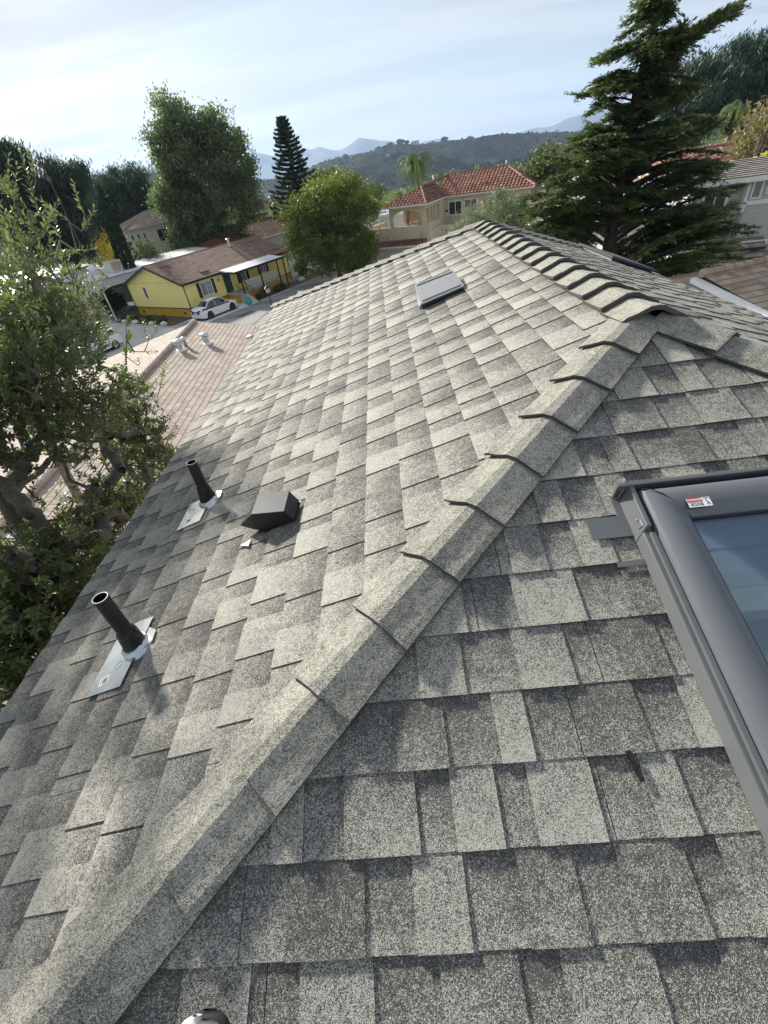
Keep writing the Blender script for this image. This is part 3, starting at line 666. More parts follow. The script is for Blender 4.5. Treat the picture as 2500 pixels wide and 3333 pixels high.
for side in (0, 1):
    if side == 0: O = YH.P(-OV, -OV, ZEv-OV*sl+.05); U = YH.e; V = unit(YH.g+YH.k*sl)
    else: O = YH.P(LW+OV, WW+OV, ZEv-OV*sl+.05); U = -YH.e; V = unit(-YH.g+YH.k*sl)
    N = unit(np.cross(U, V)); Ls = (WW/2+OV)*math.hypot(1, sl)
    b = part(lambda m: m.hexa([O-N*.08, O+U*(LW+2*OV)-N*.08, O+U*(LW+2*OV)+V*Ls-N*.08, O+V*Ls-N*.08], [O-N*.005, O+U*(LW+2*OV)-N*.005, O+U*(LW+2*OV)+V*Ls-N*.005, O+V*Ls-N*.005]), 'roof', MT['brown'], yh)
    shingle_plane('shingles', O, U, V, N, [(0, 0), (LW+2*OV, 0), (LW+2*OV, Ls), (0, Ls)], brs.m, b, expo=.2, tabs=False, tw=(.3, .6), gap=.0, th=(.012, .003), seed=20+side)
    if side == 0:
        def fas(m):
            m.hexa([O-N*.2, O+U*(LW+2*OV)-N*.2, O+U*(LW+2*OV)-N*.0, O], [p-YH.g*.03 for p in (O-N*.2, O+U*(LW+2*OV)-N*.2, O+U*(LW+2*OV), O)])
    for uu in ((-.02, .02), (LW+2*OV-.02, LW+2*OV+.02)):
        def rk(m):
            m.hexa([O+U*uu[0]-N*.2, O+U*uu[1]-N*.2, O+U*uu[1]+V*Ls-N*.2, O+U*uu[0]+V*Ls-N*.2], [O+U*uu[0]+N*.01, O+U*uu[1]+N*.01, O+U*uu[1]+V*Ls+N*.01, O+U*uu[0]+V*Ls+N*.01])
        part(rk, 'rake_board', MT['brown'], b)
    if side == 0:
        part(fas, 'fascia', MT['brown'], b)
        for (uu, ss) in ((1.5, 4.0), (13.2, 4.25), (3.6, 1.0), (14.0, 1.0)):
            part(lambda m: m.box(O+U*uu+V*ss+N*.06, (.95, .32, .09), U, V, N), 'roof_vent', brs.m, b)
def ridgecap(m): m.tube([YH.P(-OV, WW/2, ZP+.03), YH.P(LW+OV, WW/2, ZP+.03)], .06, 8)
part(ridgecap, 'ridge_cap', brs.m, yh)
ch = part(lambda m: m.tube([YH.P(10.1, 3.9, 4.1), YH.P(10.1, 3.9, 4.95)], .13, 12), 'chimney', MT['galv'], yh)
part(lambda m: m.lathe(YH.P(10.1, 3.9, 4.95), [(.2, 0), (.22, .05), (.1, .12)], 12), 'chimney_cap', MT['galv'], ch)
window(YH, yh, 1.85, 3.15, -.001, 1.42, 2.5, -1, 1, .07, MT['white'], MT['screen'], grid=True)
def shutter(a0, a1, z0=1.32, z1=2.6):
    def f(m):
        YH.box(m, a0, a1, -.05, -.002, z0, z1)
        for k in range(12): YH.box(m, a0+.05, a1-.05, -.062, -.051, z0+.08+k*(z1-z0-.16)/12, z0+.08+(k+.6)*(z1-z0-.16)/12)
    part(f, 'shutter', MT['brown'], yh)
shutter(1.42, 1.76); shutter(3.24, 3.58)
window(YH, yh, 7.0, 7.75, -.001, 1.5, 2.5, -1, 0, .06, MT['white'], MT['screen']); shutter(6.55, 6.9, 1.4, 2.6); shutter(7.85, 8.2, 1.4, 2.6)
window(YH, yh, 10.0, 10.75, -.001, 1.7, 2.6, -1, 1, .06, MT['white'], MT['screen']); shutter(9.6, 9.92, 1.6, 2.7); shutter(10.83, 11.15, 1.6, 2.7)
window(YH, yh, 6.1, 6.5, .0, 1.65, 2.65, -1, 0, .05, MT['white'], MT['glass'], axis='t')
dr_ = part(lambda m: YH.box(m, 4.75, 5.65, -.06, -.002, .95, 2.95), 'door', basic('dark_green_door', (.02, .07, .055), .4), yh)
part(lambda m: m.ball(YH.P(5.5, -.1, 1.9), (.04, .04, .04)), 'handle', MT['galv'], dr_)
part(lambda m: m.lathe(YH.P(4.1, -.012, 2.3), [(.15, 0), (.15, .025), (.09, .03)], 16, -YH.g, sy=1.25), 'wall_plaque', basic('terracotta_plaque', (.5, .25, .16), .8), yh)
for a in (1.0, 7.9): part(lambda m: YH.box(m, -.01, .03, a, a+.35, .25, .42), 'skirt_vent', MT['brown'], yh)
part(lambda m: YH.box(m, 12.6, 13.4, -.02, .03, .15, .6), 'access_panel', MT['ochre'], yh)
# porch
def awn(m):
    for k in range(22):
        a = 4.55+k*(11.75-4.55)/22; w = (11.75-4.55)/22
        m.hexa([YH.P(a, -2.05, 2.80), YH.P(a+w*.8, -2.05, 2.80), YH.P(a+w*.8, -.02, 3.02), YH.P(a, -.02, 3.02)], [YH.P(a, -2.05, 2.85), YH.P(a+w*.8, -2.05, 2.85), YH.P(a+w*.8, -.02, 3.07), YH.P(a, -.02, 3.07)])
    m.hexa([YH.P(4.5, -2.05, 2.77), YH.P(11.8, -2.05, 2.77), YH.P(11.8, -.02, 2.99), YH.P(4.5, -.02, 2.99)], [YH.P(4.5, -2.05, 2.80), YH.P(11.8, -2.05, 2.80), YH.P(11.8, -.02, 3.02), YH.P(4.5, -.02, 3.02)])
ao = part(awn, 'porch_awning', MT['whiteroof'], yh)
part(lambda m: (YH.box(m, 4.45, 11.85, -2.14, -2.06, 2.68, 2.86), YH.box(m, 4.42, 4.49, -2.05, -.4, 2.72, 2.9)), 'awning_fascia', MT['brown'], ao)
for a in (5.35, 8.1, 10.72, 11.7): part(lambda m: YH.box(m, a-.05, a+.05, -1.95, -1.85, 0, 2.76), 'porch_post', MT['brown'], yh)
part(lambda m: (YH.box(m, 4.7, 10.4, -1.75, -.06, 0.02, .78)), 'porch_base', MT['ochre'], yh)
part(lambda m: (YH.box(m, 4.65, 10.45, -1.80, -.06, .785, .90)), 'porch_deck', basic('deck_boards', (.42, .42, .40), .8), yh)
def rail(m):
    YH.box(m, 6.1, 10.4, -1.78, -1.72, 1.78, 1.84); YH.box(m, 6.1, 10.4, -1.77, -1.73, 1.0, 1.05)
    for k in range(34): a = 6.1+k*4.3/33; YH.box(m, a-.02, a+.02, -1.765, -1.735, 1.05, 1.78)
    for k in range(9):
        a = 10.4+k*.17; z = -.085*k
        YH.box(m, a, a+.03, -1.76, -1.73, max(.1, .95+z), 1.78+z)
    m.tube([YH.P(10.4, -1.75, 1.8), YH.P(11.8, -1.75, 1.1)], .03, 5); m.tube([YH.P(10.4, -1.75, 1.0), YH.P(11.8, -1.75, .25)], .025, 5)
part(rail, 'railing', MT['white'], yh)
def rail2(m):
    for b2 in (-1.78, -1.78-1.15):
        pass
    for a in (4.6, 5.75):
        m.tube([YH.P(a, -1.8, 1.75), YH.P(a, -3.0, 1.0)], .025, 5)
        for k in range(7): b2 = -1.8-k*.2; m.tube([YH.P(a, b2, max(.1, .8+k*-.12)), YH.P(a, b2, 1.75-k*.125)], .012, 4)
part(rail2, 'stair_railing', MT['blk'], yh)
def steps2(m):
    for k in range(5): YH.box(m, 4.72, 5.68, -1.80-.26*(k+1), -1.802-.26*k, 0, .76-.155*k)
part(steps2, 'steps', MT['concrete'], yh)
# ---------------------------------------------------------------- foliage engine
def leaf_mesh(name, Cn, Ln, Wd, Dv, Nv, var, mat, parent, fold=False):
    Cn = np.asarray(Cn, float); n = len(Cn)
    Dv = Dv/(np.linalg.norm(Dv, axis=1, keepdims=True)+1e-9); Sd = np.cross(Dv, Nv); Sd /= (np.linalg.norm(Sd, axis=1, keepdims=True)+1e-9)
    L = np.broadcast_to(Ln, n)[:, None]; Wd = np.broadcast_to(Wd, n)[:, None]
    if fold:
        Nn = np.cross(Sd, Dv)
        p = [Cn-Dv*L*.5, Cn-Dv*L*.18+Sd*Wd*.5+Nn*Wd*.16, Cn+Dv*L*.2+Sd*Wd*.42+Nn*Wd*.16, Cn+Dv*L*.5, Cn+Dv*L*.2-Sd*Wd*.42+Nn*Wd*.16, Cn-Dv*L*.18-Sd*Wd*.5+Nn*Wd*.16]
        V = np.stack(p, 1).reshape(-1, 3); k = 6; polys = np.array([[0, 1, 2, 3], [0, 3, 4, 5]])
    else:
        p = [Cn-Dv*L*.5, Cn+Sd*Wd*.5-Dv*L*.05, Cn+Dv*L*.5, Cn-Sd*Wd*.5-Dv*L*.05]
        V = np.stack(p, 1).reshape(-1, 3); k = 4; polys = np.array([[0, 1, 2, 3]])
    fi = (np.arange(n)[:, None, None]*k+polys[None]).reshape(-1, 4)
    me = bpy.data.meshes.new(name); me.vertices.add(len(V)); me.vertices.foreach_set('co', V.astype(np.float32).ravel())
    me.loops.add(fi.size); me.loops.foreach_set('vertex_index', fi.ravel().astype(np.int32))
    me.polygons.add(len(fi)); me.polygons.foreach_set('loop_start', np.arange(0, fi.size, 4, dtype=np.int32)); me.polygons.foreach_set('loop_total', np.full(len(fi), 4, np.int32))
    me.update(calc_edges=True)
    at = me.attributes.new('tone', 'FLOAT', 'FACE'); at.data.foreach_set('value', np.repeat(np.broadcast_to(var, n), len(polys)).astype(np.float32))
    me.materials.append(mat); return put(bpy.data.objects.new(name, me), parent)
def rdir(n):
    v = rng.normal(size=(n, 3)); return v/np.linalg.norm(v, axis=1, keepdims=True)
def crown_pts(blobs, n, ncl, sig, shell=2.4):
    """blobs: (centre, radii, weight) -> leaf centres, cluster tone"""
    w = np.array([b[1][0]*b[1][1]*b[1][2]*(b[2] if len(b) > 2 else 1) for b in blobs])**.8; w /= w.sum()
    which = rng.choice(len(blobs), ncl, p=w); C0 = np.array([b[0] for b in blobs], float); Rr = np.array([b[1] for b in blobs], float)
    d = rdir(ncl); r = rng.random(ncl)**(1/shell); cc = C0[which]+d*Rr[which]*r[:, None]
    ct = rng.normal(0, .16, ncl); idx = rng.integers(0, ncl, n)
    sg = sig*(.6+.9*rng.random(ncl))
    P = cc[idx]+rng.normal(size=(n, 3))*sg[idx][:, None]*np.array([1, 1, .75])
    return P, ct[idx], cc
def tree(name, label, cat, base, blobs, n, ncl, sig, ls, lw, mat, bark, group=None, trunk_r=.25, up=(0, 0, .3), tone=.45, limbs=10, top=None, dirjit=1., trunk_to=None):
    base = np.array(base, float); t = thing(name, label, cat, base, group)
    b0_ = list(blobs)
    for _ in range(len(b0_)*3):
        q = b0_[rng.integers(0, len(b0_))]; d_ = rdir(1)[0]; f_ = rng.uniform(.16, .34); blobs = blobs+[(np.array(q[0])+d_*np.array(q[1])*rng.uniform(.85, 1.12), tuple(np.array(q[1])*f_), 3.5)]
    P, ct, cc = crown_pts(blobs, n, ncl, sig)
    ctr = np.mean([b[0] for b in blobs], axis=0) if trunk_to is None else np.array(trunk_to, float)
    m = MB(); mid = base*.5+ctr*.5+np.array([random.uniform(-.15, .15)*trunk_r*8, 0, 0])
    m.tube([base-np.array([0, 0, .3]), base*.8+mid*.2, mid, ctr], [trunk_r*1.25, trunk_r, trunk_r*.75, trunk_r*.35], 9)
    tr = m.build('trunk', bark, t, True)
    m = MB()
    for k in range(limbs):
        a = base+(ctr-base)*random.uniform(.35, .95); b2 = cc[rng.integers(0, len(cc))]; md = (a+b2)/2+np.array([0, 0, random.uniform(-.1, .25)*np.linalg.norm(b2-a)*.5]); r = trunk_r*random.uniform(.22, .4)
        m.tube([a, md, b2], [r, r*.6, r*.15], 5)
    m.build('limb', bark, tr, True)
    D0 = rdir(n)*dirjit+np.array(up); N0 = rdir(n)
    leaf_mesh('crown', P, ls*(.7+.6*rng.random(n)), lw*(.7+.6*rng.random(n)), D0, N0, np.clip(tone+ct+rng.normal(0, .14, n), 0, 1), mat, t)
    return t
LM = dict(
    olive_dark=leaf_mat('pine_needles', (.022, .042, .034), (.09, .13, .09), .25),
    poplar=leaf_mat('poplar_leaves', (.045, .072, .035), (.22, .28, .14), .42),
    round=leaf_mat('bright_leaves', (.022, .045, .016), (.21, .26, .05), .4),
    norfolk=leaf_mat('conifer_needles', (.014, .036, .028), (.055, .10, .07), .2),
    cedar=leaf_mat('cedar_needles', (.026, .050, .022), (.18, .24, .09), .38),
    olive=leaf_mat('olive_leaves', (.07, .10, .07), (.28, .32, .22), .3),
    near=leaf_mat('glossy_leaves', (.032, .052, .018), (.18, .225, .08), .40, .35, .5),
    near2=leaf_mat('greyish_leaves', (.05, .075, .035), (.21, .26, .13), .42, .35, .5),
    yellow=leaf_mat('yellow_leaves', (.35, .26, .03), (.75, .58, .08), .4),
    dry=leaf_mat('dry_leaves', (.10, .085, .04), (.30, .26, .12), .3),
    palm=leaf_mat('palm_fronds', (.05, .09, .03), (.22, .28, .11), .3),
    bush=leaf_mat('bush_leaves', (.03, .05, .02), (.13, .17, .06), .3),
    hedge=leaf_mat('hedge_leaves', (.008, .02, .008), (.035, .07, .025), .2))
def px_blob(x, y, Y, rx, ry, dY=0., depth=None):
    """survey helper: ellipsoid seen at (x, y) at distance Y, radii given in photo pixels"""
    c = gd(x, y, Y+dY); sx = np.linalg.norm(gd(x+rx, y-rx*.12, Y+dY)-c); sy = np.linalg.norm(gd(x, y+ry, Y+dY)-c)
    return (c, (sx, depth or sx, sy))
# ---------------------------------------------------------------- clay barrel tile roofs
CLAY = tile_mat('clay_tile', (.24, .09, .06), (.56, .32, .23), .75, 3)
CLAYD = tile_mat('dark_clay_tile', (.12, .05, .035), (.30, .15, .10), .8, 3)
def srange(poly, u):
    xs = []
    for i in range(len(poly)):
        a, b = poly[i], poly[(i+1) % len(poly)]
        if (a[0]-u)*(b[0]-u) < 0: xs.append(a[1]+(u-a[0])/(b[0]-a[0])*(b[1]-a[1]))
    return (min(xs), max(xs)) if len(xs) >= 2 else None
def barrel(name, corners, mat, parent, pitch=.38, course=.46, seed=1, deckname='roof', h=1.):
    """corners: world points, first two along the eave (left to right seen from outside)"""
    c = [np.array(p, float) for p in corners]; O = c[0]; U = unit(c[1]-c[0]); N = np.cross(c[1]-c[0], c[-1]-c[0]); N = unit(N); N = N*np.sign(N[2]); V = np.cross(N, U)
    if V[2] < 0: V = -V
    poly = [((p-O)@U, (p-O)@V) for p in c]; rd = random.Random(seed)
    b = MB(); b.hexa([p-N*.12 for p in c], [p for p in c]); r = b.build(deckname, MT['beige'] if mat is CLAY else MT['brown'], parent)
    m = MB(); umin = min(p[0] for p in poly); umax = max(p[0] for p in poly); u = umin+pitch/2
    while u < umax:
        sr = srange(poly, u)
        if sr and sr[1]-sr[0] > .1:
            s = sr[0]-.06
            while s < sr[1]:
                e = min(s+course*1.08, sr[1]); tn = min(1, max(0, rd.gauss(.55, .22)))
                r0, r1 = pitch*.40*h, pitch*.30*h; rows = []
                for ss, rr, off in ((s, r0, .03), (e, r1, .0)):
                    rows.append([O+U*(u+rr*1.0*math.cos(a))+V*ss+N*(off+rr*math.sin(a)) for a in [math.pi*k/5 for k in range(6)]])
                m.add(rows[0]+rows[1], [(k, k+1, k+7, k+6) for k in range(5)], tn)
                m.add(rows[0], [tuple(range(6))], 0.0)
                s += course
        u += pitch
    # pans between
    m.poly([p+N*.004 for p in c], [.12]*len(c))
    m.build('tiles', mat, r); return r
def crest(parent, P0, P1, mat, r=.11, step=.38, name='hip_tiles'):
    P0, P1 = np.array(P0, float), np.array(P1, float); L = np.linalg.norm(P1-P0); n = max(2, int(L/step)); m = MB()
    for i in range(n):
        a = P0+(P1-P0)*i/n; b = P0+(P1-P0)*(i+1.1)/n; m.tube([a+(0, 0, .03), b+(0, 0, .0)], [r*1.1, r*.85], 8, random.uniform(.4, .9))
    m.build(name, mat, parent)
# ---------------------------------------------------------------- beige two storey house
BH = Fr((-1.64, 58, 0), (.895, -.446))
bh = thing('beige_house', 'two storey beige stucco house with red clay tile roof and arched corner balcony', 'house', BH.P(6, 5, 0))
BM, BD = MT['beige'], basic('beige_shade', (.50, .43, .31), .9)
EV = 5.52
def bw(m):
    BH.box(m, -.1, 7.2, .3, 7, 0, 2.45)                      # garage storey
    BH.box(m, 7.0, 16.3, 6.3, 13, 0, EV-.02)                   # main block
    BH.box(m, 3.2, 7.0, 5.0, 7.5, 2.45, EV-.02)                # wall behind the loggia
part(bw, 'wall', BM, bh)
def bal(m):
    BH.box(m, -.3, 7.25, 0, .25, 2.55, 3.74)                 # balcony parapet
    BH.box(m, -.3, -.05, .25, 6, 2.55, 3.74)
    BH.box(m, 7.0, 7.25, .25, 6.3, 2.55, 3.74)
    BH.box(m, 7.25, 7.6, -.06, .3, 0.0, 3.73)
    BH.box(m, 7.6, 16.3, 3.4, 3.65, 1.2, 3.15)                 # terrace wall right
    BH.box(m, 7.26, 7.6, .3, 3.6, 1.2, 3.15)
part(bal, 'balcony_wall', BM, bh)
part(lambda m: BH.box(m, -.1, 7.1, .26, 6.2, 2.46, 2.6), 'balcony_floor', MT['concrete'], bh)
def archw(m):
    # spandrel panel with a flattened arch opening, front
    a0, a1, z0, zs, zt = 3.45, 6.75, 3.75, 4.35, 5.1
    pts = [(a1-(a1-a0)*(1-math.cos(math.pi*k/12))/2, zs+(zt-zs)*math.sin(math.pi*k/12)**.75) for k in range(13)]
    for b0 in (0.0,):
        for (p, q) in zip(pts[:-1], pts[1:]):
            m.hexa([BH.P(p[0], b0, p[1]), BH.P(q[0], b0, q[1]), BH.P(q[0], b0, EV), BH.P(p[0], b0, EV)][::-1], [BH.P(p[0], b0+.28, p[1]), BH.P(q[0], b0+.28, q[1]), BH.P(q[0], b0+.28, EV), BH.P(p[0], b0+.28, EV)][::-1])
    BH.box(m, 3.15, 3.45, 0.002, .28, 3.745, EV); BH.box(m, 6.75, 7.2, 0.002, .28, 3.745, EV)
    BH.box(m, 6.93, 7.21, .28, 6.2, 5.12, EV-.01)                 # side lintel
    for b0 in (1.15, 2.1, 3.0): BH.box(m, 6.94, 7.2, b0, b0+.2, 3.745, 5.12)
    BH.box(m, 6.94, 7.2, 4.3, 6.29, 3.745, 5.12)
    BH.box(m, 3.15, 3.43, 3.6, 4.9, 3.6, EV)
part(archw, 'arch_wall', BM, bh)
part(lambda m: BH.box(m, 3.5, 6.9, 4.85, 4.98, 2.6, EV-.05), 'loggia_back_wall', BD, bh)
def ev(m):
    BH.box(m, 2.7, 7.5, -.42, -.3, 5.42, 5.6); BH.box(m, 7.4, 7.52, -.3, 5.9, 5.42, 5.6); BH.box(m, 7.52, 16.8, 5.82, 5.94, 5.38, 5.58)
    BH.box(m, -.5, 7.15, -.62, -.5, 1.86, 2.06)
part(ev, 'gutter', MT['offw'], bh)
g1 = .3
barrel('r1', [BH.P(2.8, -.32, 5.55), BH.P(7.45, -.32, 5.55), BH.P(5.9, 2.6, 6.75)], CLAY, bh, seed=2)
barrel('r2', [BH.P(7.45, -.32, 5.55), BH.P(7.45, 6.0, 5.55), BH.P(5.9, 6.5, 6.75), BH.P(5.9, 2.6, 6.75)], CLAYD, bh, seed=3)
barrel('r3', [BH.P(2.8, 8, 5.55), BH.P(2.8, -.32, 5.55), BH.P(5.9, 2.6, 6.75), BH.P(5.9, 8, 6.75)], CLAY, bh, seed=4)
barrel('r4', [BH.P(6.7, 5.85, 5.52), BH.P(16.8, 5.85, 5.52), BH.P(13.2, 9.6, 7.2), BH.P(6.3, 9.6, 7.2)], CLAY, bh, seed=5)
barrel('r5', [BH.P(16.8, 5.85, 5.52), BH.P(16.8, 13.4, 5.52), BH.P(13.2, 9.6, 7.2)], CLAY, bh, seed=6)
barrel('r6', [BH.P(16.8, 13.4, 5.52), BH.P(6.3, 13.4, 5.52), BH.P(6.3, 9.6, 7.2), BH.P(13.2, 9.6, 7.2)], CLAY, bh, seed=7)
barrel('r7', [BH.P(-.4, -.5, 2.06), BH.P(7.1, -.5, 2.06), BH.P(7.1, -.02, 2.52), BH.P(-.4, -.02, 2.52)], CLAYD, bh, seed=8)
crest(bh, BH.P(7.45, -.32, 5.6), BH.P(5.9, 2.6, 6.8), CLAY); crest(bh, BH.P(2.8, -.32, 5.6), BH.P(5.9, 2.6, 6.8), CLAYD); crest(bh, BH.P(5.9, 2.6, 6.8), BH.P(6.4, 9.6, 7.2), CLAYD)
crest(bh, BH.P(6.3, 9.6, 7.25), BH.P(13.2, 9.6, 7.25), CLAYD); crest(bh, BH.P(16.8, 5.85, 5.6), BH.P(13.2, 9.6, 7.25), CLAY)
part(lambda m: (m.tube([BH.P(13.0, 9.6, 7.2), BH.P(13.0, 9.6, 7.5)], .03, 6), m.ball(BH.P(13.0, 9.6, 7.62), (.09, .09, .2))), 'roof_finial', MT['white'], bh)
part(lambda m: (m.tube([BH.P(2.4, 6, 4.8), BH.P(2.4, 6, 6.2)], .13, 10), m.tube([BH.P(2.4, 6, 6.2), BH.P(2.4, 6, 6.6)], .17, 10)), 'stove_pipe', MT['galv'], bh)
part(lambda m: BH.box(m, 11.0, 11.5, 6.9, 7.4, 6.1, 6.35), 'tile_vent', CLAY, bh)
window(BH, bh, 7.6, 9.0, 6.30, 3.75, 4.92, -1, 1, .08); window(BH, bh, 9.4, 10.7, 6.30, 3.8, 4.95, -1, 1, .08); window(BH, bh, 12.0, 13.3, 6.30, 3.85, 4.9, -1, 1, .08)
part(lambda m: BH.box(m, .9, 4.6, .27, .299, .0, .8+.9), 'garage_door', MT['offw'], bh)
part(lambda m: [BH.box(m, 6.9, 6.94, b0, b1, 3.76, 5.1) for b0, b1 in ((1.36, 2.09), (2.31, 2.99), (3.21, 4.29))], 'loggia_screen', BD, bh)
part(lambda m: BH.box(m, 11.5, 11.65, 6.12, 6.29, 4.55, 4.8), 'wall_lamp', MT['blk'], bh)
for a, z, b0 in ((2.6, 2.75, -.04), (6.6, 2.75, -.04), (8.1, 2.6, 3.36)): part(lambda m: BH.box(m, a, a+.12, b0, b0+.06, z, z+.14), 'drain_scupper', MT['blk'], bh)
# furniture on the balcony
tw_ = basic('teak', (.30, .16, .07), .6)
t = thing('balcony_table', 'small wooden table seen through the arch of the balcony', 'table', BH.P(5.4, 1.6, 2.6))
part(lambda m: BH.box(m, 4.95, 5.9, 1.3, 2.1, 3.85, 3.9), 'tabletop', tw_, t); 
for a, b2 in ((5.0, 1.35), (5.85, 1.35), (5.0, 2.05), (5.85, 2.05)): part(lambda m: BH.box(m, a-.03, a+.03, b2-.03, b2+.03, 2.6, 3.85), 'leg', tw_, t)
for i, (a, b2) in enumerate(((4.7, 1.6), (6.2, 1.8))):
    t = thing('balcony_chair', ('wooden chair left of the balcony table', 'wooden chair right of the balcony table')[i], 'chair', BH.P(a, b2, 2.6), 'chairs on the arched balcony')
    part(lambda m: BH.box(m, a-.2, a+.2, b2-.2, b2+.2, 3.6, 3.66), 'seat', tw_, t); part(lambda m: BH.box(m, a-.2+(i*.36), a-.16+(i*.36), b2-.2, b2+.2, 3.66, 4.25), 'backrest', tw_, t)
    part(lambda m: [BH.box(m, a+i2-.02, a+i2+.02, b2+j2-.02, b2+j2+.02, 2.6, 3.6) for i2 in (-.18, .18) for j2 in (-.18, .18)], 'legs', tw_, t)
t = thing('tripod', 'pale tripod standing on the terrace left of the beige house windows', 'tripod', BH.P(7.7, 5.6, 2.6))
part(lambda m: [m.tube([BH.P(7.5, 5.6, 4.1), BH.P(7.5+.3*math.cos(a), 5.6+.3*math.sin(a), 3.2)], .025, 5) for a in (0, 2.1, 4.2)], 'legs', MT['offw'], t)
part(lambda m: BH.box(m, 7.38, 7.62, 5.5, 5.7, 4.1, 4.3), 'head', MT['blk'], t)

# ---------------------------------------------------------------- generic hip-roofed neighbour
def hip_house(name, label, fr, a0, a1, b0, b1, ze, zr, z0, wallm, tmat, over=.45, group=None, windows=(), inset=None, tw=(.25, .45), expo=.33):
    t = thing(name, label, 'house', fr.P((a0+a1)/2, (b0+b1)/2, z0), group)
    part(lambda m: fr.box(m, a0, a1, b0, b1, z0, ze), 'wall', wallm, t)
    A0, A1, B0, B1 = a0-over, a1+over, b0-over, b1+over; hb = (B1-B0)/2; ins = hb if inset is None else inset
    e = [fr.P(A0, B0, ze), fr.P(A1, B0, ze), fr.P(A1, B1, ze), fr.P(A0, B1, ze)]; r0 = fr.P(A0+ins, (B0+B1)/2, zr); r1 = fr.P(A1-ins, (B0+B1)/2, zr)
    for i, c in enumerate(([e[0], e[1], r1, r0], [e[1], e[2], r1], [e[2], e[3], r0, r1], [e[3], e[0], r0])):
        O = c[0]; U = unit(c[1]-c[0]); N = unit(np.cross(c[1]-c[0], c[-1]-c[0])); N *= np.sign(N[2]); V = np.cross(N, U)
        m = MB(); m.hexa([p-N*.15 for p in c], [p-N*.01 for p in c]); r = m.build('roof', MT['offw'], t)
        shingle_plane('tiles', O, U, V, N, [((p-O)@U, (p-O)@V) for p in c], tmat, r, expo=expo, tabs=False, tw=tw, gap=.012, th=(.04, .01), seed=i+30)
    for a, b in ((e[0], r0), (e[1], r1), (e[2], r1), (e[3], r0), (r0, r1)): crest(t, a+(0, 0, .03), b+(0, 0, .03), tmat, .09, .4)
    for (axis, w0, w1, bb, zz0, zz1, mu) in windows: window(fr, t, w0, w1, bb, zz0, zz1, -1, mu, .09, axis=axis)
    return t
TANT = tile_mat('tan_flat_tile', (.28, .205, .15), (.52, .41, .31), .85, 4)
GRYT = tile_mat('grey_flat_tile', (.20, .18, .165), (.44, .40, .36), .85, 4)
PNKT = tile_mat('pinkish_shingle', (.33, .265, .215), (.48, .405, .34), .9, 2)
REDT = tile_mat('red_flat_tile', (.09, .04, .028), (.22, .10, .065), .8, 3)
# cream house behind the cypress: left corner, ridge and eave surveyed in the photo at ~75 m
p1 = gd(262, 499, 72); p2 = gd(430, 466, 78)
CH = Fr((p1[0], p1[1], 0), (p2[0]-p1[0], p2[1]-p1[1])); zc = p1[2]
cw = math.hypot(*(p2-p1)[:2])
hip_house('cream_house', 'two storey cream house with brown tile hip roof left of the tall poplar', CH, .5, 17, 0, 8, zc, zc+1.5, 0, MT['cream'], TANT,
          windows=[('s', .9, 1.2, -.002, zc-1.3, zc-.7, 0), ('s', 1.7, 2.0, -.002, zc-1.3, zc-.7, 0), ('s', 2.5, 2.8, -.002, zc-1.3, zc-.7, 0), ('s', 4.4, 5.8, -.002, zc-2.0, zc-.6, 1), ('s', 8.0, 9.5, -.002, zc-2.4, zc-.5, 1)])
# ivy house with red roof right of poplar
p0 = gd(520, 470, 92); p1 = gd(580, 455, 92)
IV = Fr((p0[0]-6, p0[1], 0), (1, -.25)); zi = p1[2]
iv = hip_house('ivy_house', 'house with dark ivy covered wall and red tile hip roof right of the tall poplar', IV, 0, 10.6, 0, 8, zi, zi+2.3, 0, basic('ivy_wall', (.012, .025, .012), .9, 0, .6, 4, 1, 20), REDT, windows=[('s', 5.6, 6.5, -.002, zi-3.0, zi-1.2, 1)])
n = 9000; P = np.stack([rng.uniform(0, 10.6, n), -rng.uniform(0.02, .25, n), rng.uniform(0, 1, n)], 1)
PP = np.array([IV.P(a, b, z*(zi-.1)) for a, b, z in P]); keep = ~((P[:, 0] > 5.4) & (P[:, 0] < 6.7) & (PP[:, 2] > zi-3.2) & (PP[:, 2] < zi-1.1))
leaf_mesh('ivy', PP[keep], .3, .22, rdir(keep.sum()), rdir(keep.sum()), np.clip(rng.normal(.4, .2, keep.sum()), 0, 1), LM['hedge'], iv)
# long red-brown tile roof between yellow home and ivy house
q0 = gz(560, 528, 3.2); q1 = gz(640, 500, 4.6)
RB = Fr(YH.P(10, 15, 0), (.55, .835))
rb = hip_house('red_roof_house', 'low house with long reddish brown tile roof right behind the yellow mobile home', RB, 5, 24, -2.5, 6, 3.3, 5.0, 0, basic('grey_wall', (.30, .29, .27), .9), REDT)
# white flat roofed mobile homes left of the yellow one
WH = Fr(YH.P(0, 0, 0), (.55, .835))
def flat_home(label, a0, a1, b0, b1, z1, slope, wallm, group='pale flat roofed mobile homes'):
    t = thing('flat_roof_home', label, 'house', WH.P((a0+a1)/2, (b0+b1)/2, 0), group)
    part(lambda m: WH.box(m, a0+.3, a1-.3, b0+.3, b1-.3, 0, z1-.1), 'wall', wallm, t)
    part(lambda m: m.hexa([WH.P(a0, b0, z1-.12), WH.P(a1, b0, z1-.12), WH.P(a1, b1, z1-.12+slope), WH.P(a0, b1, z1-.12+slope)], [WH.P(a0, b0, z1), WH.P(a1, b0, z1), WH.P(a1, b1, z1+slope), WH.P(a0, b1, z1+slope)]), 'roof', MT['whiteroof'], t)
    return t
w1 = flat_home('long white flat roofed mobile home with a cooler box on top', -1.0, 16, 13.0, 18.5, 3.55, .25, MT['offw'])
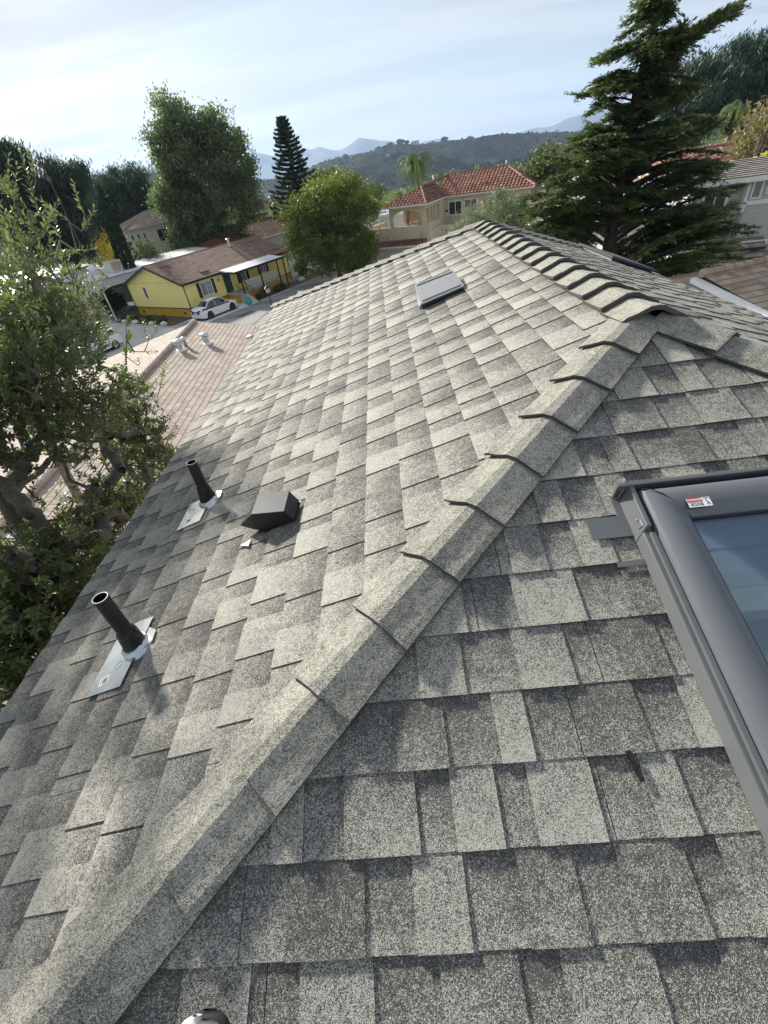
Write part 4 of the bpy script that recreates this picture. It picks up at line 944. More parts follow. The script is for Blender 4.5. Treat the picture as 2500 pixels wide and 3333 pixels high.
def carport(m):
    for k in range(40):
        a = -2.5+k*.36; m.hexa([WH.P(a, 9.9, 2.95), WH.P(a+.25, 9.9, 2.95), WH.P(a+.25, 13.0, 3.3), WH.P(a, 13.0, 3.3)], [WH.P(a, 9.9, 3.02), WH.P(a+.25, 9.9, 3.02), WH.P(a+.25, 13.0, 3.37), WH.P(a, 13.0, 3.37)])
    m.hexa([WH.P(-2.5, 9.9, 2.9), WH.P(12, 9.9, 2.9), WH.P(12, 13.0, 3.25), WH.P(-2.5, 13.0, 3.25)], [WH.P(-2.5, 9.9, 2.945), WH.P(12, 9.9, 2.945), WH.P(12, 13.0, 3.295), WH.P(-2.5, 13.0, 3.295)])
cp = part(carport, 'carport_roof', basic('grey_corrugated', (.42, .42, .41), .6), w1)
for a in (-2.2, 3, 8): part(lambda m: WH.box(m, a, a+.1, 10.0, 10.1, 0, 2.9), 'post', MT['white'], w1)
part(lambda m: WH.box(m, -2.45, 12, 9.82, 9.89, 2.82, 3.03), 'carport_fascia', MT['brown'], cp)
window(WH, w1, 14.2, 15.3, -.7, 1.3, 2.3, -1, 1, .06, axis='t')
flat_home('grey white flat roofed mobile home second from the yellow one', -9, 6, 20.5, 26, 3.3, .3, MT['offw'])
flat_home('farthest pale flat roofed mobile home beside the dark pines', -12, 8, 29, 36, 3.6, .5, MT['offw'])
flat_home('low white flat roofed home half hidden by the foreground tree', -24, -11.5, 19, 27, 3.0, .2, MT['offw'])
ac = thing('rooftop_cooler', 'cream evaporative cooler box with rusty front on the white flat roof', 'cooler', WH.P(2.4, 14.4, 3.6))
o = part(lambda m: WH.box(m, 1.8, 3.1, 13.8, 15.1, 3.72, 4.75), 'cabinet', basic('cream_enamel', (.60, .56, .47), .6, 0, .1, 2, 0, 60, .5, (.35, .22, .14)), ac); bevel(o, .03)
part(lambda m: [WH.box(m, 1.95, 2.95, 13.77, 13.795, 3.85+k*.09, 3.9+k*.09) for k in range(9)], 'grille', basic('grille_shade', (.38, .34, .28), .6), ac)
part(lambda m: WH.box(m, 1.9, 3.0, 13.9, 15.0, 3.55, 3.72), 'base', MT['galv'], ac)
dish = thing('satellite_dish', 'round white satellite dish beside the cooler on the flat roof', 'dish', WH.P(1.0, 16.2, 3.6))
part(lambda m: m.lathe(WH.P(1.0, 16.2, 4.35), [(.02, .10), (.28, .06), (.40, -.04), (.40, -.055), (.05, .05)], 18, unit((.3, -.9, .35))), 'bowl', MT['white'], dish, True)
part(lambda m: m.tube([WH.P(1.0, 16.25, 3.6), WH.P(1.0, 16.22, 4.35)], .03, 6), 'mast', MT['galv'], dish)

# ---------------------------------------------------------------- neighbour with the pinkish shingle roof
zr = 4.2; ra = gz(634/D, 1048/D, zr); rb2 = gz(494/D, 1197/D, zr)
NB = Fr((ra[0], ra[1], 0), (rb2[0]-ra[0], rb2[1]-ra[1]))      # s runs from the far gable towards the viewer, g towards +x
nb = thing('pink_roof_house', 'low neighbouring house with faded pinkish brown shingle roof', 'house', NB.P(9, 0, 0))
LN = 23; HWn = 6.5; sln = .2126
for side in (1, -1):
    O = NB.P(0, side*HWn, zr-HWn*sln); 
    if side == 1: O = NB.P(0, HWn, zr-HWn*sln); U = NB.e; V = unit(-NB.g+NB.k*sln)
    else: O = NB.P(LN, -HWn, zr-HWn*sln); U = -NB.e; V = unit(NB.g+NB.k*sln)
    N = unit(np.cross(U, V)); N *= np.sign(N[2]); Ls = HWn*math.hypot(1, sln)
    b = part(lambda m: m.hexa([O-N*.15, O+U*LN-N*.15, O+U*LN+V*Ls-N*.15, O+V*Ls-N*.15], [O-N*.006, O+U*LN-N*.006, O+U*LN+V*Ls-N*.006, O+V*Ls-N*.006]), 'roof', basic('dark_gap', (.22, .15, .12), .9), nb)
    shingle_plane('shingles', O, U, V, N, [(0, 0), (LN, 0), (LN, Ls), (0, Ls)], PNKT, b, expo=.21, tabs=False, tw=(.20, .36), gap=.012, th=(.013, .003), seed=40+side)
crest(nb, NB.P(0, 0, zr+.03), NB.P(LN, 0, zr+.03), PNKT, .10, .3, 'ridge_caps')
def nwall(m):
    NB.box(m, .6, LN-.6, -HWn+.5, HWn-.5, 0, zr-HWn*sln-.1)
    for a in (.6, LN-.7): m.hexa([NB.P(a, -HWn+.5, zr-HWn*sln-.1), NB.P(a, HWn-.5, zr-HWn*sln-.1), NB.P(a, 0, zr-.2)], [NB.P(a+.1, -HWn+.5, zr-HWn*sln-.1), NB.P(a+.1, HWn-.5, zr-HWn*sln-.1), NB.P(a+.1, 0, zr-.2)])
part(nwall, 'wall', MT['offw'], nb)
def roofpt(x, y, lift=0):
    n_ = unit(np.cross(NB.e, -NB.g+NB.k*sln)); n_ *= np.sign(n_[2]); r = ray(x, y); t_ = ((NB.P(0, 0, zr)+n_*lift-EYE)@n_)/(r@n_); return EYE+r*t_
def turbine(px, py, label, sc_=1., cap=.19, small=True):
    p = roofpt(px, py); t = thing('metal_vent', label, 'roof vent', p, 'galvanised vents on the pinkish roof')
    part(lambda m: m.lathe(p, [(.13*sc_, -.08), (.13*sc_, .18), (.17*sc_, .24), (.17*sc_, .30), (.12*sc_, .32)], 16), 'stack', MT['galv'], t, True)
    part(lambda m: m.lathe(p+(0, 0, .34*sc_), [(.13, -.03), (.2, 0), (.21, .03), (.205, .08), (.12, .12), (.02, .125)], 18), 'cap', MT['galv'], t, True)
    part(lambda m: m.lathe(p-(0, 0, .04), [(.26, 0), (.24, .05), (.14, .09)], 16), 'flashing', MT['white'], t, True)
turbine(447, 742, 'galvanised vent pipe with flat round cap, right of the pair, on the pinkish roof', 1.05)
turbine(390, 756, 'galvanised vent pipe with wide round cap, left of the pair, on the pinkish roof', 1.0)
p = roofpt(586, 742); 
p = roofpt(402, 748, 0); t = thing('metal_vent', 'small galvanised vent just behind the left capped vent', 'roof vent', p, 'galvanised vents on the pinkish roof')
part(lambda m: m.lathe(p, [(.08, -.05), (.08, .3), (.13, .33), (.13, .38), (.02, .42)], 14), 'stack', MT['galv'], t, True)
p = roofpt(550, 748); t = thing('pipe_outlet', 'weathered grey pipe with a side arm at the lower edge of the pinkish roof', 'pipe', p)
part(lambda m: m.tube([p-(0, 0, .1), p+(0, 0, .45)], .06, 10), 'pipe', MT['vent'], t, True); part(lambda m: m.tube([p+np.array([-.25, -.1, .42]), p+np.array([.0, 0, .47]), p+np.array([.5, .1, .52])], [.06, .07, .05], 8), 'arm', MT['galv'], t, True)
p = roofpt(543, 767); tag(part(lambda m: m.lathe(p, [(.05, -.05), (.05, .22), (.035, .22), (.035, .1)], 10), 'short_pipe', MT['blk'], None), 'tiny black pipe stub near the lower edge of the pinkish roof', 'pipe')

# ---------------------------------------------------------------- right hand neighbours
GH = Fr((19.0, 28.4, 0), (.97, -.24))
SID = NT('grey_siding'); v = SID.obj(); SID.ln(SID.mix(SID.noise(v, .7, 3), (.42, .44, .395), (.50, .52, .465)), SID.b.inputs['Base Color']); SID.b.inputs['Roughness'].default_value = .6
def siding(m, fr, a0, a1, b, z0, z1, ex=.19, out=-1):
    z = z0
    while z < z1:
        zt = min(z+ex, z1); m.hexa([fr.P(a0, b, z), fr.P(a1, b, z), fr.P(a1, b, zt), fr.P(a0, b, zt)], [fr.P(a0, b+out*.03, z), fr.P(a1, b+out*.03, z), fr.P(a1, b+out*.006, zt), fr.P(a0, b+out*.006, zt)]); z += ex
gh = thing('grey_siding_house', 'two storey house with grey green siding and white trim behind the cedar', 'house', GH.P(2, 5, 0))
part(lambda m: (GH.box(m, -1.95, 14, .05, 10, 0, 3.6), GH.box(m, -2.3, 0.06, .05, 5.5, 3.6, 6.3), GH.box(m, 0.06, 14, .05, 5.5, 3.6, 6.3)), 'wall', SID.m, gh)
part(lambda m: (siding(m, GH, -1.95, 14, .04, 0, 3.6), siding(m, GH, -2.3, 0.0, .04, 3.6, 6.3), siding(m, GH, .15, 14, -.35, 3.3, 6.25)), 'siding', SID.m, gh)
part(lambda m: GH.box(m, .1, 14, -.33, .05, 3.3, 6.25), 'bay_wall', SID.m, gh)
def gtr(m):
    GH.box(m, .0, .13, -.42, .04, 4.9, 6.3); GH.box(m, .10, 14, -.44, -.36, 5.22, 5.42); GH.box(m, -2.7, 14, -.9, -.8, 6.28, 6.5); GH.box(m, -1.98, -1.85, -.02, .06, 0, 3.55)
    for a in (-.62, .82, 1.5): GH.box(m, a-.06, a+.07, -.5, -.4, 0, 2.6)
    GH.box(m, -.5, 1.5, -.85, -.75, 3.5, 3.62); GH.box(m, 1.42, 1.55, -.8, -.7, 2.6, 3.6)
part(gtr, 'trim', MT['white'], gh)
window(GH, gh, -1.72, -.75, .01, 5.02, 6.0, -1, 1, .11)
window(GH, gh, .30, .62, -.36, 5.55, 6.2, -1, 0, .08, gmat=MT['screen']); window(GH, gh, .95, 2.4, -.36, 5.7, 6.2, -1, 1, .08)
window(GH, gh, -.45, .75, .01, 1.2, 2.4, -1, 1, .08)
for i, c in enumerate(([GH.P(-2.9, -.85, 6.5), GH.P(15, -.85, 6.5), GH.P(13, 2.6, 7.0), GH.P(.2, 2.6, 7.0)], [GH.P(-2.9, 6.6, 6.5), GH.P(-2.9, -.85, 6.5), GH.P(.2, 2.6, 7.0)], [GH.P(.3, -1.3, 2.9), GH.P(8, -1.3, 2.9), GH.P(8, -.37, 3.45), GH.P(1.6, -.37, 3.45)], [GH.P(-3, -1.2, 3.35), GH.P(1.4, -1.2, 3.35), GH.P(1.4, -.0, 3.9), GH.P(-3, -.0, 3.9)])):
    O = c[0]; U = unit(c[1]-c[0]); N = unit(np.cross(c[1]-c[0], c[-1]-c[0])); N *= np.sign(N[2]); V = np.cross(N, U)
    m = MB(); m.hexa([p-N*.12 for p in c], [p-N*.01 for p in c]); r = m.build('roof', MT['brown'], gh)
    q = [((p-O)@U, (p-O)@V) for p in c]
    shingle_plane('tiles', O, U, V, N, q, GRYT, r, expo=.36, tabs=False, tw=(.3, .33), gap=.012, th=(.06, .01), seed=50+i)
# brown tile roof at lower right
q = [gz(*((2100+a/2.38)/D, (750+b/2.38)/D), z) for a, b, z in ((440, 400, 4.4), (952, 290, 4.4), (720, 510, 4.0), (390, 420, 4.0))]
TR = Fr((q[0][0], q[0][1], 0), (q[1][0]-q[0][0], q[1][1]-q[0][1]))
tr_ = thing('brown_tile_house', 'single storey house with tan brown flat tile roof and white gutter at lower right', 'house', TR.P(4, -2, 0))
part(lambda m: TR.box(m, .5, 11, -6.5, -.3, 0, 3.7), 'wall', SID.m, tr_)
wv = 3.3
c = [TR.P(-.05, -3.4, 3.85), TR.P(12, -3.4, 3.85), TR.P(12, 0, 4.62), TR.P(-.05, 0, 4.62)]
O = c[0]; U = TR.e; N = unit(np.cross(c[1]-c[0], c[-1]-c[0])); V = np.cross(N, U)
m = MB(); m.hexa([p-N*.15 for p in c], [p-N*.01 for p in c]); r = m.build('roof', MT['brown'], tr_)
shingle_plane('tiles', O, U, V, N, [((p-O)@U, (p-O)@V) for p in c], TANT, r, expo=.36, tabs=False, tw=(.3, .33), gap=.008, th=(.035, .008), seed=60)
c2 = [TR.P(12, 3.0, 3.9), TR.P(-.05, 3.0, 3.9), TR.P(-.05, 0, 4.62), TR.P(12, 0, 4.62)]
m = MB(); m.hexa([p-(0, 0, .15) for p in c2], c2); m.build('roof', TANT, tr_)
crest(tr_, TR.P(-.1, 0, 4.68), TR.P(12, 0, 4.68), TANT, .14, .42, 'ridge_tiles')
crest(tr_, TR.P(-.05, -3.3, 3.9), TR.P(4, -3.45, 4.0), TANT, .11, .42, 'edge_tiles')
def gut(m): TR.box(m, -.32, -.10, -3.3, .25, 3.9, 4.02)
m = MB(); m.hexa([TR.P(-.35, -3.3, 3.78), TR.P(-.08, -3.3, 3.78), TR.P(-.08, .2, 4.40), TR.P(-.35, .2, 4.40)], [TR.P(-.35, -3.3, 3.94), TR.P(-.08, -3.3, 3.94), TR.P(-.08, .2, 4.56), TR.P(-.35, .2, 4.56)]); m.build('gutter', MT['white'], tr_)
# white membrane roof in front of it
wr = gz(1640, 672, 3.2)
t = thing('white_roof_house', 'low building with bright white membrane roof at the right edge', 'building', (wr[0]+3, wr[1]-1.5, 0))
Fw = Fr((wr[0], wr[1], 0), (.97, -.2))
part(lambda m: Fw.box(m, -1.6, 9, -5, .5, 0, 3.0), 'wall', MT['offw'], t); part(lambda m: Fw.box(m, -1.8, 9.2, -5.2, .7, 3.0, 3.2), 'roof', MT['whiteroof'], t)
part(lambda m: Fw.box(m, -1.0, 9.3, .72, .95, 3.0, 3.3), 'roof_edge', MT['deck'], t)
# far red roofed house behind the cedar (upper right)
rr = gd(1560, 330, 44)
RH = Fr((rr[0]-5, rr[1], 0), (.97, -.22))
hip_house('red_tile_house', 'pale house with red clay roof half hidden behind the cedar at upper right', RH, 0, 9, 0, 5, rr[2]-.6, rr[2]+.4, 0, MT['beige'], CLAY, windows=[('s', 7.5, 9, -.002, rr[2]-2, rr[2]-.8, 1)])
# white houses seen through the cedar
def plain_home(label, x, y, Y, w, d, h_up, wallm, roofm, rise=1.2, grp='white homes behind the cedar'):
    p = gd(x, y, Y); fr = Fr((p[0]-w/2, p[1], 0), (.97, -.2)); t = thing('white_home', label, 'house', fr.P(w/2, d/2, 0), grp); ze = p[2]
    part(lambda m: fr.box(m, 0, w, 0, d, 0, ze), 'wall', wallm, t)
    m = MB(); o_ = .4
    for (b0, b1, zz0, zz1) in ((-o_, d/2, ze-.05, ze+rise), (d+o_, d/2, ze-.05, ze+rise)):
        m.hexa([fr.P(-o_, b0, zz0), fr.P(w+o_, b0, zz0), fr.P(w+o_, b1, zz1), fr.P(-o_, b1, zz1)], [fr.P(-o_, b0, zz0+.12), fr.P(w+o_, b0, zz0+.12), fr.P(w+o_, b1, zz1+.12), fr.P(-o_, b1, zz1+.12)])
    m.build('roof', roofm, t)
    window(fr, t, w*.2, w*.2+1.3, -.002, ze-1.9, ze-.7, -1, 1, .08); window(fr, t, w*.65, w*.65+1.3, -.002, ze-1.9, ze-.7, -1, 1, .08)
    part(lambda m: fr.box(m, -o_-.02, w+o_+.02, -o_-.1, -o_-.002, ze-.12, ze+.1), 'gutter', MT['white'], t)
    return t
plain_home('white walled home with pale roof right of the cedar trunk, behind its lower branches', 1420, 440, 38, 11, 7, 3, MT['white'], MT['whiteroof'])
plain_home('tan roofed white home left of the cedar trunk', 1255, 458, 48, 9, 7, 3, MT['white'], basic('tan_roof', (.52, .36, .22), .85, 0, .1, 2))
plain_home('small white house with flat pale roof above the olive tree', 1180, 402, 66, 7, 6, 3, MT['white'], MT['whiteroof'], .5)
plain_home('lower white home seen under the cedar canopy', 1400, 560, 33, 10, 6, 3, MT['white'], MT['whiteroof'], .8)
# white tent-like roof and fence left of beige house
wt = gd(815, 500, 66); t = thing('white_sided_home', 'white sided home behind the round tree, beside the beige house', 'house', (wt[0], wt[1], 0))
Fq = Fr((wt[0]-3, wt[1], 0), (.9, -.43)); part(lambda m: Fq.box(m, -4, 8, 0, 6, 0, 4.2), 'wall', MT['white'], t); part(lambda m: Fq.box(m, -4.3, 8.3, -.3, 6.3, 4.2, 4.45), 'roof', MT['whiteroof'], t)
fe = thing('white_fence', 'white picket fence at the far end of the yellow home', 'fence', YH.P(15.5, 1, 0))
part(lambda m: [YH.box(m, 14.6+k*.16, 14.72+k*.16, .9, .94, .05, 1.7) for k in range(14)], 'picket', MT['white'], fe); part(lambda m: (YH.box(m, 14.6, 16.9, .95, 1.0, .4, .5), YH.box(m, 14.6, 16.9, .95, 1.0, 1.3, 1.4)), 'rail', MT['white'], fe)
# ---------------------------------------------------------------- cars
CARW = basic('white_car_paint', (.80, .80, .80), .22, 0, .01, 1, 0, 60, .6); RUB = basic('tyre_rubber', (.02, .02, .02), .8)
TAIL = basic('tail_light', (.35, .02, .02), .2); HEAD = basic('head_light', (.6, .62, .65), .1)
def make_car(label, O, head, L=4.6, Wd=1.78, suv=False, stripe=False):
    fr = Fr(O, head); t = thing('parked_car', label, 'car', O)       # s forward
    def sect(s, hw, z0, zb, zt, tum):     # half outline list at station s
        return [fr.P(s, -hw*.96, z0), fr.P(s, -hw, z0+.18), fr.P(s, -hw, zb*.8+z0*.2), fr.P(s, -hw*.95, zb), fr.P(s, -hw*tum*.75, zt), fr.P(s, 0, zt+.02), fr.P(s, hw*tum*.75, zt), fr.P(s, hw*.95, zb), fr.P(s, hw, zb*.8+z0*.2), fr.P(s, hw, z0+.18), fr.P(s, hw*.96, z0)]
    h = Wd/2; l = L/2
    if not suv:
        rows = [(-l, .72*h, .35, .62, .80), (-l+.08, .92*h, .22, .84, .97), (-l+.35, h, .2, .93, 1.03), (-l+.9, h, .2, .95, 1.04), (-.3, h, .2, .93, 1.0), (.75, h, .2, .92, .98), (l-.75, h*.99, .2, .86, .92), (l-.25, .93*h, .22, .74, .78), (l-.04, .75*h, .3, .55, .6), (l, .6*h, .35, .5, .52)]
        roof = [(-l+.75, .80*h, 1.00, .90), (-l+1.35, .80*h, 1.36, .74), (-.35, .80*h, 1.45, .72), (.35, .80*h, 1.42, .72), (l-1.15, .84*h, .97, .92)]
    else:
        rows = [(-l, .8*h, .4, .9, 1.0), (-l+.08, .95*h, .28, 1.0, 1.06), (-l+.4, h, .26, 1.06, 1.1), (0, h, .26, 1.05, 1.08), (.9, h, .26, 1.03, 1.06), (l-.6, h*.98, .26, .98, 1.02), (l-.15, .9*h, .3, .85, .9), (l, .65*h, .4, .6, .7)]
        roof = [(-l+.15, .82*h, 1.05, .92), (-l+.6, .82*h, 1.58, .8), (-.3, .82*h, 1.66, .78), (.5, .82*h, 1.6, .78), (l-1.05, .86*h, 1.04, .94)]
    m = MB(); L_ = [sect(s, hw, z0, zb, zt, 1) for s, hw, z0, zb, zt in rows]; n = 11
    m.add([p for r in L_ for p in r], [(i*n+k, i*n+(k+1) % n, (i+1)*n+(k+1) % n, (i+1)*n+k) for i in range(len(L_)-1) for k in range(n)]+[tuple(range(n)), tuple(range((len(L_)-1)*n, len(L_)*n))[::-1]])
    body = m.build('body', CARW, t, True); body.data.set_sharp_from_angle(angle=R(45))
    # greenhouse: glass body with white roof skin
    zb = 1.05 if suv else .97
    G = [[fr.P(s, -h*.93, zb-.06), fr.P(s, -hw*(1 if z < zb+.1 else .86), z), fr.P(s, 0, z+.03), fr.P(s, hw*(1 if z < zb+.1 else .86), z), fr.P(s, h*.93, zb-.06)] for s, hw, z, w in roof]
    m = MB(); n = 5; m.add([p for r in G for p in r], [(i*n+k, i*n+k+1, (i+1)*n+k+1, (i+1)*n+k) for i in range(len(G)-1) for k in range(n-1)]); m.build('windows', MT['glass'], t)
    m = MB(); up = np.array([0, 0, .012])
    top = G[1:4]; lip = [[g[1]+up-np.array([0, 0, .05]), g[1]+up, g[2]+up, g[3]+up, g[3]+up-np.array([0, 0, .05])] for g in top]
    m.add([p for r in lip for p in r], [(i*n+k, i*n+k+1, (i+1)*n+k+1, (i+1)*n+k) for i in range(2) for k in range(4)]); 
    for sgn in (-1, 1):
        gi = 1 if sgn < 0 else 3
        for a, b in ((0, 1), (3, 4)): m.tube([G[a][gi]+up, G[b][gi]+up], .035, 5)
        for fx in ((.42,) if not suv else (.3, .62)):
            a = G[1][gi]*(1-fx)+G[3][gi]*fx; b = G[1][gi-1 if sgn < 0 else 4]*(1-fx)+G[3][gi-1 if sgn < 0 else 4]*fx
            m.tube([a+fr.g*sgn*.01, b+fr.g*sgn*.01], .03, 4)
    m.build('roof_panel', CARW, t, True)
    if stripe: part(lambda m: [m.hexa([fr.P(-l+.15, sg*(h+.001), .88), fr.P(l-1.1, sg*(h+.001), .80), fr.P(l-1.1, sg*(h+.001), .90), fr.P(-l+.15, sg*(h*.975), 1.00)], [fr.P(-l+.15, sg*(h+.008), .88), fr.P(l-1.1, sg*(h+.008), .80), fr.P(l-1.1, sg*(h+.008), .90), fr.P(-l+.15, sg*(h+.006), 1.00)]) for sg in (-1, 1)], 'side_stripe', MT['blk'], t)
    wb = L*.295
    for s in (-wb-.02, wb+.05):
        for sg in (-1, 1):
            c = fr.P(s, sg*(h-.10), .33); w = part(lambda m: m.lathe(c-fr.g*sg*.09, [(.25, 0), (.33, .02), (.335, .10), (.33, .18), (.24, .2)], 20, fr.g*sg), 'wheel', RUB, t, True)
            part(lambda m: m.lathe(c+fr.g*sg*.10, [(.22, 0), (.2, .012), (.05, .02)], 12, fr.g*sg), 'rim', MT['blk'] if stripe else MT['galv'], w)
            part(lambda m: m.lathe(c+fr.g*sg*.085, [(.385, 0), (.385, .012), (.34, .02)], 20, fr.g*sg), 'wheel_arch', MT['blk'], t)
    for sg in (-1, 1):
        part(lambda m: fr.box(m, -l+.0, -l+.2, sg*h*.62-.15, sg*h*.62+.15, .80 if not suv else .95, .92 if not suv else 1.15), 'tail_light', TAIL, t)
        part(lambda m: m.ball(fr.P(l-.22, sg*h*.68, .68 if not suv else .85), (.2, .2, .09)), 'headlight', HEAD, t)
        part(lambda m: m.ball(fr.P(.72, sg*(h+.06), 1.0 if not suv else 1.1), (.08, .1, .06)), 'mirror', CARW, t, True)
    part(lambda m: fr.box(m, -l-.012, -l+.1, -h*.62, h*.62, .58, .82), 'trunk_panel', MT['blk'], t); part(lambda m: fr.box(m, -l-.02, -l-.013, -.24, .24, .63, .74), 'number_plate', MT['white'], t)
    part(lambda m: fr.box(m, l-.06, l+.015, -h*.5, h*.5, .42, .56), 'grille', MT['blk'], t)
    part(lambda m: fr.box(m, -l+.02, l-.1, -h*.9, h*.9, .17, .21), 'underside', MT['blk'], t)
    return t
make_car('white sedan with black side stripe and black wheels parked beside the yellow home', YH.P(1.15, -2.0, 0), (.55, .835), 4.5, stripe=True)
make_car('white crossover parked in the street, partly behind the foreground tree', (-24.2, 37.8, 0), (-.35, -.94), 4.5, 1.82, True)
make_car('white car almost hidden by the foreground tree, left of the crossover', (-27.5, 32.5, 0), (-.75, -.66), 4.4, 1.8)
# ---------------------------------------------------------------- street furniture
def lamp_post(p, h, label, n=1):
    t = thing('street_lamp', label, 'street lamp', p, 'black post lamps along the street'); p = np.array(p, float)
    part(lambda m: m.tube([p, p+(0, 0, .35), p+(0, 0, h)], [.09, .05, .04], 10), 'post', MT['blk'], t)
    l = part(lambda m: m.lathe(p+(0, 0, h), [(.06, 0), (.16, .05), (.20, .34), (.20, .36)], 8), 'lantern_glass', basic('lamp_glass', (.35, .36, .33), .2), t)
    part(lambda m: (m.lathe(p+(0, 0, h+.361), [(.26, 0), (.12, .14), (.03, .22), (.03, .3)], 8), m.lathe(p+(0, 0, h-.03), [(.12, 0), (.18, .03)], 8)), 'lantern_cap', MT['blk'], l)
lamp_post((-9.87, 41.5, 0), 2.0, 'short black post lamp at the near edge of the road right of the sedan')
lamp_post((-25.2, 42.3, 0), 2.2, 'black leaning post lamp at the street corner above the crossover')
mb = gz((250+430/2.212)/D, (750+612/2.212)/D, 0)
t = thing('mailbox', 'white mailbox on a post at the corner of the yellow home', 'mailbox', mb)
part(lambda m: m.tube([mb, mb+(0, 0, 1.0)], .05, 6), 'post', MT['brown'], t)
def mbx(m):
    f = Fr(mb, (.9, -.4)); m.hexa([f.P(-.4, -.14, 1.0), f.P(.4, -.14, 1.0), f.P(.4, .14, 1.0), f.P(-.4, .14, 1.0)], [f.P(-.4, -.14, 1.2), f.P(.4, -.14, 1.2), f.P(.4, .14, 1.2), f.P(-.4, .14, 1.2)]); m.tube([f.P(-.4, 0, 1.2), f.P(.4, 0, 1.2)], .14, 10)
bevel(part(mbx, 'box', MT['white'], t), .01)
sp = gd(733, 590, 62)
t = thing('stop_sign', 'red octagonal stop sign on a grey post below the round tree', 'stop sign', (sp[0], sp[1], 0))
part(lambda m: m.tube([(sp[0], sp[1]+.05, 0), (sp[0], sp[1]+.05, sp[2]+.3)], .04, 6), 'post', MT['galv'], t)
nn = unit((0, -1, .15)); pl = part(lambda m: m.lathe(sp, [(.38, 0), (.38, .02)], 8, nn), 'sign_plate', basic('stop_red', (.45, .02, .03), .4), t)
text('STOP', sp+nn*.024, (1, 0, 0), unit((0, .15, 1)), nn, .27, MT['white'], pl)
ss = gz(655, 634, 2.3)
t = thing('street_sign', 'small crossed white street name signs on a thin pole above the roof edge', 'street sign', (ss[0], ss[1], 0))
part(lambda m: m.tube([(ss[0], ss[1], 0), ss+(0, 0, .25)], .03, 6), 'pole', MT['galv'], t)
part(lambda m: (m.box(ss+(0, 0, .1), (.9, .02, .16), (.95, -.3, 0), (.3, .95, 0)), m.box(ss-(0, 0, .12), (.8, .02, .14), (.6, .8, 0), (-.8, .6, 0))), 'name_plate', MT['white'], t)
g0 = gz(567, 700, .0); t = thing('barrier_chain', 'two short posts with a chain between them at the near road edge', 'barrier', (g0[0], g0[1], 0), None)
pts = [gz((250+a/2.212)/D, (750+b/2.212)/D, .0) for a, b in ((1395, 672), (1255, 715))]
part(lambda m: [m.tube([p, p+(0, 0, 1.0)], .04, 6) for p in (pts[0], pts[0]+np.array([.2, .1, 0]))], 'post', MT['galv'], t); part(lambda m: m.tube([pts[0]+(0, 0, .9), pts[1]+(0, 0, .2)], .025, 5), 'chain', MT['blk'], t)
# rocks, pots
for i, (a, b2, r, lb) in enumerate(((-2.7, 7.6, .26, 'white painted rock leftmost in the bed, near the mailbox'), (-2.75, 5.6, .3, 'white painted rock second from the left under the yellow gable'), (-2.75, 2.9, .27, 'white painted rock third from the left under the yellow gable'), (-2.7, 1.0, .3, 'white painted rock rightmost in the gable bed, nearest the sedan'), (13.6, -2.2, .35, 'white boulder by the path at the far end of the porch'))):
    m = MB(); p = YH.P(a, b2, r*.45); m.ball(p, (r*1.15, r, r*.8), 12, 8, jit=.08); tag(m.build('rock', basic('white_rock', (.62, .60, .55), .9, 0, .2, 5) if i == 0 else bpy.data.materials['white_rock'], None, True), lb, 'rock', 'white rocks round the yellow home')
m = MB(); p = YH.P(4.35, -3.2, .02); m.lathe(p, [(.2, 0), (.33, .18), (.34, .35), (.22, .5), (.27, .58), (.2, .57)], 16); tag(m.build('plant_pot', basic('teal_glaze', (.02, .35, .36), .25), None, True), 'round teal glazed pot at the foot of the porch steps', 'pot')
op = gz(383, 950, 3.3); t = thing('plant_pot', 'orange terracotta pot between the foreground tree and the roof edge', 'pot', op)
part(lambda m: m.lathe(op, [(.16, 0), (.24, .3), (.27, .3), (.27, .38), (.22, .38)], 16), 'pot', basic('terracotta', (.60, .20, .09), .8), t, True)
part(lambda m: m.tube([op*(1, 1, 0), op], .12, 8), 'stand', MT['brown'], t)
# ---------------------------------------------------------------- shrubs
def shrub(name, label, c, r, mat, n=2500, ls=.14, lw=.07, group=None, tone=.45, sig=.14, up=(0, 0, .3), cat='shrub'):
    c = np.array(c, float); t = thing(name, label, cat, (c[0], c[1], 0), group); r = np.array(r, float)
    bl = [(c+(0, 0, r[2]*.95), r*.82)]; P, ct, cc = crown_pts(bl, n, max(12, n//45), sig)
    D0 = rdir(n)+np.array(up); leaf_mesh('foliage', P, ls*(.7+.6*rng.random(n)), lw, D0, rdir(n), np.clip(tone+ct+rng.normal(0, .12, n), 0, 1), mat, t)
    part(lambda m: [m.tube([c*(1, 1, 0), c*(1, 1, 0)+(0, 0, r[2]*.6), cc[k]], [.05, .04, .012], 5) for k in range(6)], 'stem', MT['barkd'], t)
    return t
def SP(x, yt, Y, rx):
    c = gd(x, yt, Y); return np.array([c[0], c[1], 0.]), (rx, rx*.9, c[2]/1.78)
shrub('hedge_bush', 'tall dense dark hedge bush left of the yellow gable under the carport', YH.P(-1.2, 11.3, 0), (1.6, 1.9, 1.5), LM['hedge'], 9000)
shrub('hedge_bush', 'low dark bush at the street edge left of the mailbox', YH.P(-5.5, 13.2, 0), (1.1, 1.1, .6), LM['hedge'], 2500)
shrub('round_shrub', 'dark ball shaped shrub by the white fence at the far end of the yellow home', YH.P(15.8, -.6, 0), (.9, .9, .85), LM['hedge'], 4000)
